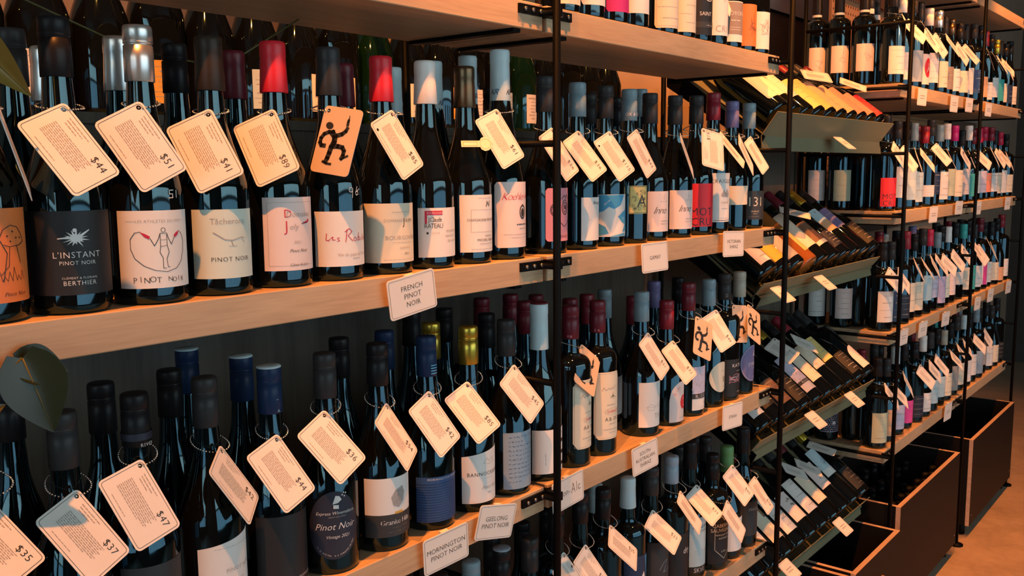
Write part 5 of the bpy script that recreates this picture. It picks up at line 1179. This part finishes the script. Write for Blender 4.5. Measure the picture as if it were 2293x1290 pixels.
for li in range(4):
    for bay in (0, 1):
        row = FAR[li][bay]; x0, x1 = ((3.052, 3.852), (3.96, 4.755))[bay]; z = ZS[li]; bn = ('nearer', 'farther')[bay]
        for i, (lc, z0, hh, cc, typ, tg) in enumerate(row):
            x = x0 + (x1 - x0) * i / (len(row) - 1); y = 0.046 + rnd.uniform(-.004, .006); H = rnd.uniform(.275, .305)
            pr = marks(4, li * 40 + bay * 20 + i, 'putty') if lc not in ('red',) else (art_mot if li == 1 else marks(4, 3))
            if li == 0 and bay == 0 and i == 3: pr = lambda k, w_, h_: (k.disc(P('red'), 0, h_ * .55, 16, 18, 32), k.line(P('blush'), [(-6, 40), (2, 56), (8, 44), (2, 70)], 3))
            if li == 2 and i == 4 and bay == 1: pr = lambda k, w_, h_: (k.rect(P('white'), -w_ / 2, 0, -12, h_), k.rect(P('white'), 10, 0, w_ / 2, h_))
            bottle((x, y, z), H, typ, .0372, ('screw' if i % 3 else 'foil', cc), (lc, z0, hh, .068, 'rect', -34 + (i * 17) % 30), f'{ORD[i]} front bottle from the left, far rack {FN[li]} shelf, {bn} bay, {WARDS[lc]} label', f'front bottles on the far rack', prints=pr, seg=20)
            if tg:
                far_tag(x, y, z + H * (.715 if typ == 'bur' else .735), f'price tag on the {ORD[i]} front bottle, far rack {FN[li]} shelf, {bn} bay', li * 50 + bay * 20 + i)
        for i in range(8):
            x = x0 + 0.05 + (x1 - x0 - 0.02) * i / 8; cc = BACKC[(li * 5 + bay * 3 + i * 2) % 12] if not (li == 0 and bay == 0) else 'charcoal'
            neck = ('white', .074, .016) if li == 0 and bay == 0 else None
            bottle((x, 0.135 + (i % 2) * .012, z), rnd.uniform(.28, .305), 'bur' if i % 2 else 'bor', .0372, ('screw', cc), None, f'{WARDS[cc]}-capped bottle, {ORD[i]} in the second row, far rack {FN[li]} shelf, {bn} bay', 'second-row bottles on the far rack', seg=18, neck=neck)
# bottles along the open left end of the far rack
SIDE = {0: [(.132, 'blush'), (.212, 'blush'), (.285, 'blush')], 1: [(.19, 'sage'), (.275, 'blush')], 2: [(.17, 'blush'), (.26, 'white')], 3: [(.205, 'hex'), (.285, 'hex')]}
for li, lst in SIDE.items():
    for i, (y, lc) in enumerate(lst):
        x = 3.050
        if li == 0: lab, pr, cap, nk = ('blush', .045, .085, .06, 'rect', -58), art_scrib('taupe', i + 3, 8), ('long', 'black'), ('white', .086, .018)
        elif li == 3: lab, pr, cap, nk = ('midnight', .03, .062, .068, 'rect', -50), art_hex, ('screw', 'black'), None
        else: lab, pr, cap, nk = (lc, .03, .10, .06, 'rect', -56), marks(5, li * 7 + i, 'putty'), ('screw', 'black'), None
        bottle((x, y, ZS[li]), .315 if li == 0 else .295, 'bor' if li < 2 else 'bur', .0372, cap, lab, f'{ORD[i]} bottle behind the near corner along the end of the far rack, {FN[li]} shelf', 'bottles along the end of the far rack', prints=pr, seg=22, neck=nk)

# ------------------------------------------------------------------ open black crates on the floor
def crate(x0, x1, y0, y1, z1, label, handle=False):
    c = root('plywood_crate', ((x0 + x1) / 2, (y0 + y1) / 2, 0), label, 'crate', 'black plywood crates')
    hx, hy, t = (x1 - x0) / 2, (y1 - y0) / 2, 0.015
    def pan(name, a0, a1, b0, b1, c0, c1):
        me = mesh(name, *box_data(a0, a1, b0, b1, c0, c1)); me.materials.append(BLACK_PLY); me.materials.append(PLY)
        for p in me.polygons:
            if p.normal.z > .9 or (name == 'front_panel' and abs(p.normal.x) > .9): p.material_index = 1
        return link(name, me, None, c)
    f = pan('front_panel', -hx, hx, -hy, -hy + t, 0.05, z1)
    pan('back_panel', -hx, hx, hy - t, hy, 0.05, z1)
    pan('side_panel', -hx, -hx + t, -hy + t, hy - t, 0.05, z1); pan('side_panel', hx - t, hx, -hy + t, hy - t, 0.05, z1)
    box('base', -hx + t, hx - t, -hy + t, hy - t, 0.05, 0.065, BLACK_PLY, c)
    for ex in (-1, 1):
        for ey in (-1, 1):
            tube('castor', [(ex * (hx - .04), ey * (hy - .04), 0.0), (ex * (hx - .04), ey * (hy - .04), 0.05)], 0.018, STEEL, c, 10)
    for ex in (-1, 1):
        tube('screw', [(ex * (hx - .03), -hy, .09), (ex * (hx - .03), -hy - .002, .09)], .004, BOLT, f, 8)
    if handle:
        hp = [(-0.02 + 0.05 * math.cos(a), -hy - 0.002 - 0.03 * math.sin(a), z1 - 0.09) for a in [math.pi * i / 10 for i in range(11)]]
        tube('handle', hp, 0.005, PLY, f, 8)
    return c
crate(3.044, 3.796, -0.05, 0.30, 0.417, 'black plywood crate with raw edges under the far rack, nearer bay')
crate(4.007, 4.79, -0.05, 0.30, 0.415, 'black plywood crate with raw edges under the far rack, farther bay')
crate(2.56, 2.972, -0.072, 0.28, 0.368, 'pulled-out black plywood crate with a pale curved handle', True)
crate(2.115, 2.54, -0.072, 0.28, 0.368, 'black plywood crate at the bottom edge, left of the handled one')
GC = 'bottles stored in the crates'
ci = 0
for cx in (3.12, 3.22, 3.32, 3.42, 3.52, 3.62, 3.72):
    for cy in (0.03, 0.13, 0.22):
        bottle((cx, cy, 0.065), .30, 'bor', .0372, ('screw', 'black'), None, f'black-capped bottle standing in the nearer crate, {ORD[(ci // 3)]} column, {("front", "middle", "back")[ci % 3]}', GC, seg=16)
        ci += 1

# ------------------------------------------------------------------ trailing house plant at the left
pl = root('trailing_plant', (0.30, -0.030, 1.40), 'trailing plant with dark heart-shaped leaves at the left edge', 'plant')
tube('stem', [(-0.06, 0.01, -0.02), (-0.02, 0.01, -0.035), (0.02, 0.012, -0.06), (0.045, 0.014, -0.064), (0.066, 0.013, -0.050)], 0.0015, STEM, pl, 8)
tube('stem', [(-0.08, 0, 0.42), (0.0, 0, 0.34), (0.05, 0, 0.27), (0.06, 0, 0.24)], 0.0015, STEM, pl, 8)
tube('stem', [(0.06, 0.17, 0.36), (0.16, 0.19, 0.31), (0.30, 0.20, 0.265), (0.42, 0.20, 0.255)], 0.0013, STEM, pl, 8)
tube('stem', [(0.42, 0.20, 0.255), (0.50, 0.21, 0.30), (0.58, 0.22, 0.345)], 0.0012, STEM, pl, 8)
def leaf(base, tip, width, nrm, curl, mat=None):
    base, tip = Vector(base), Vector(tip); ax = tip - base; L = ax.length; ax.normalize(); nrm = Vector(nrm); nrm = (nrm - ax * nrm.dot(ax)).normalized(); sd = ax.cross(nrm)
    vs, fs = [], []; n, m = 14, 8
    for i in range(n + 1):
        t = i / n; wd = width * (math.sin(math.pi * min(1, t * 0.97 + 0.03) ** 0.62)) ** 0.9 if t < 1 else 0.0
        back = -0.10 * L * max(0, 1 - t * 5)
        for j in range(m + 1):
            s = -1 + 2 * j / m
            p = base + ax * (L * t + back * abs(s)) + sd * (wd * s) + nrm * (curl * (abs(s) ** 1.5) * wd - 0.12 * L * t * t)
            vs.append(p)
    for s_ in (0,):
        for i in range(n):
            for j in range(m): a = i * (m + 1) + j; fs.append((a, a + 1, a + m + 2, a + m + 1))
    k = len(vs); vs2_ = [v - nrm * 0.0006 for v in vs]
    fs2_ = [tuple(q + k for q in f[::-1]) for f in fs]
    l = link('leaf', mesh('leaf', vs + vs2_, fs + fs2_, True), mat or LEAF, pl)
    tube('midrib', [base + nrm * 0.0004, base + ax * L * .5 + nrm * (0.0006 - 0.03 * L), base + ax * L * .96 + nrm * (0.0004 - 0.11 * L)], [0.0009, 0.0007, 0.0003], STEM, l, 6)
leaf((0.066, 0.012, -0.050), (0.086, 0.000, -0.124), 0.029, (-.25, -1, .15), .25)
leaf((0.064, 0.020, -0.055), (0.112, 0.016, -0.070), 0.020, (0.15, -1, .35), .3)
leaf((0.010, 0.0, 0.262), (0.090, 0.002, 0.186), 0.019, (-.75, -.6, .45), .9, LITLEAF)
leaf((-0.01, 0.0, -0.105), (0.045, 0.0, -0.085), 0.014, (-.2, -.9, .5), .4)
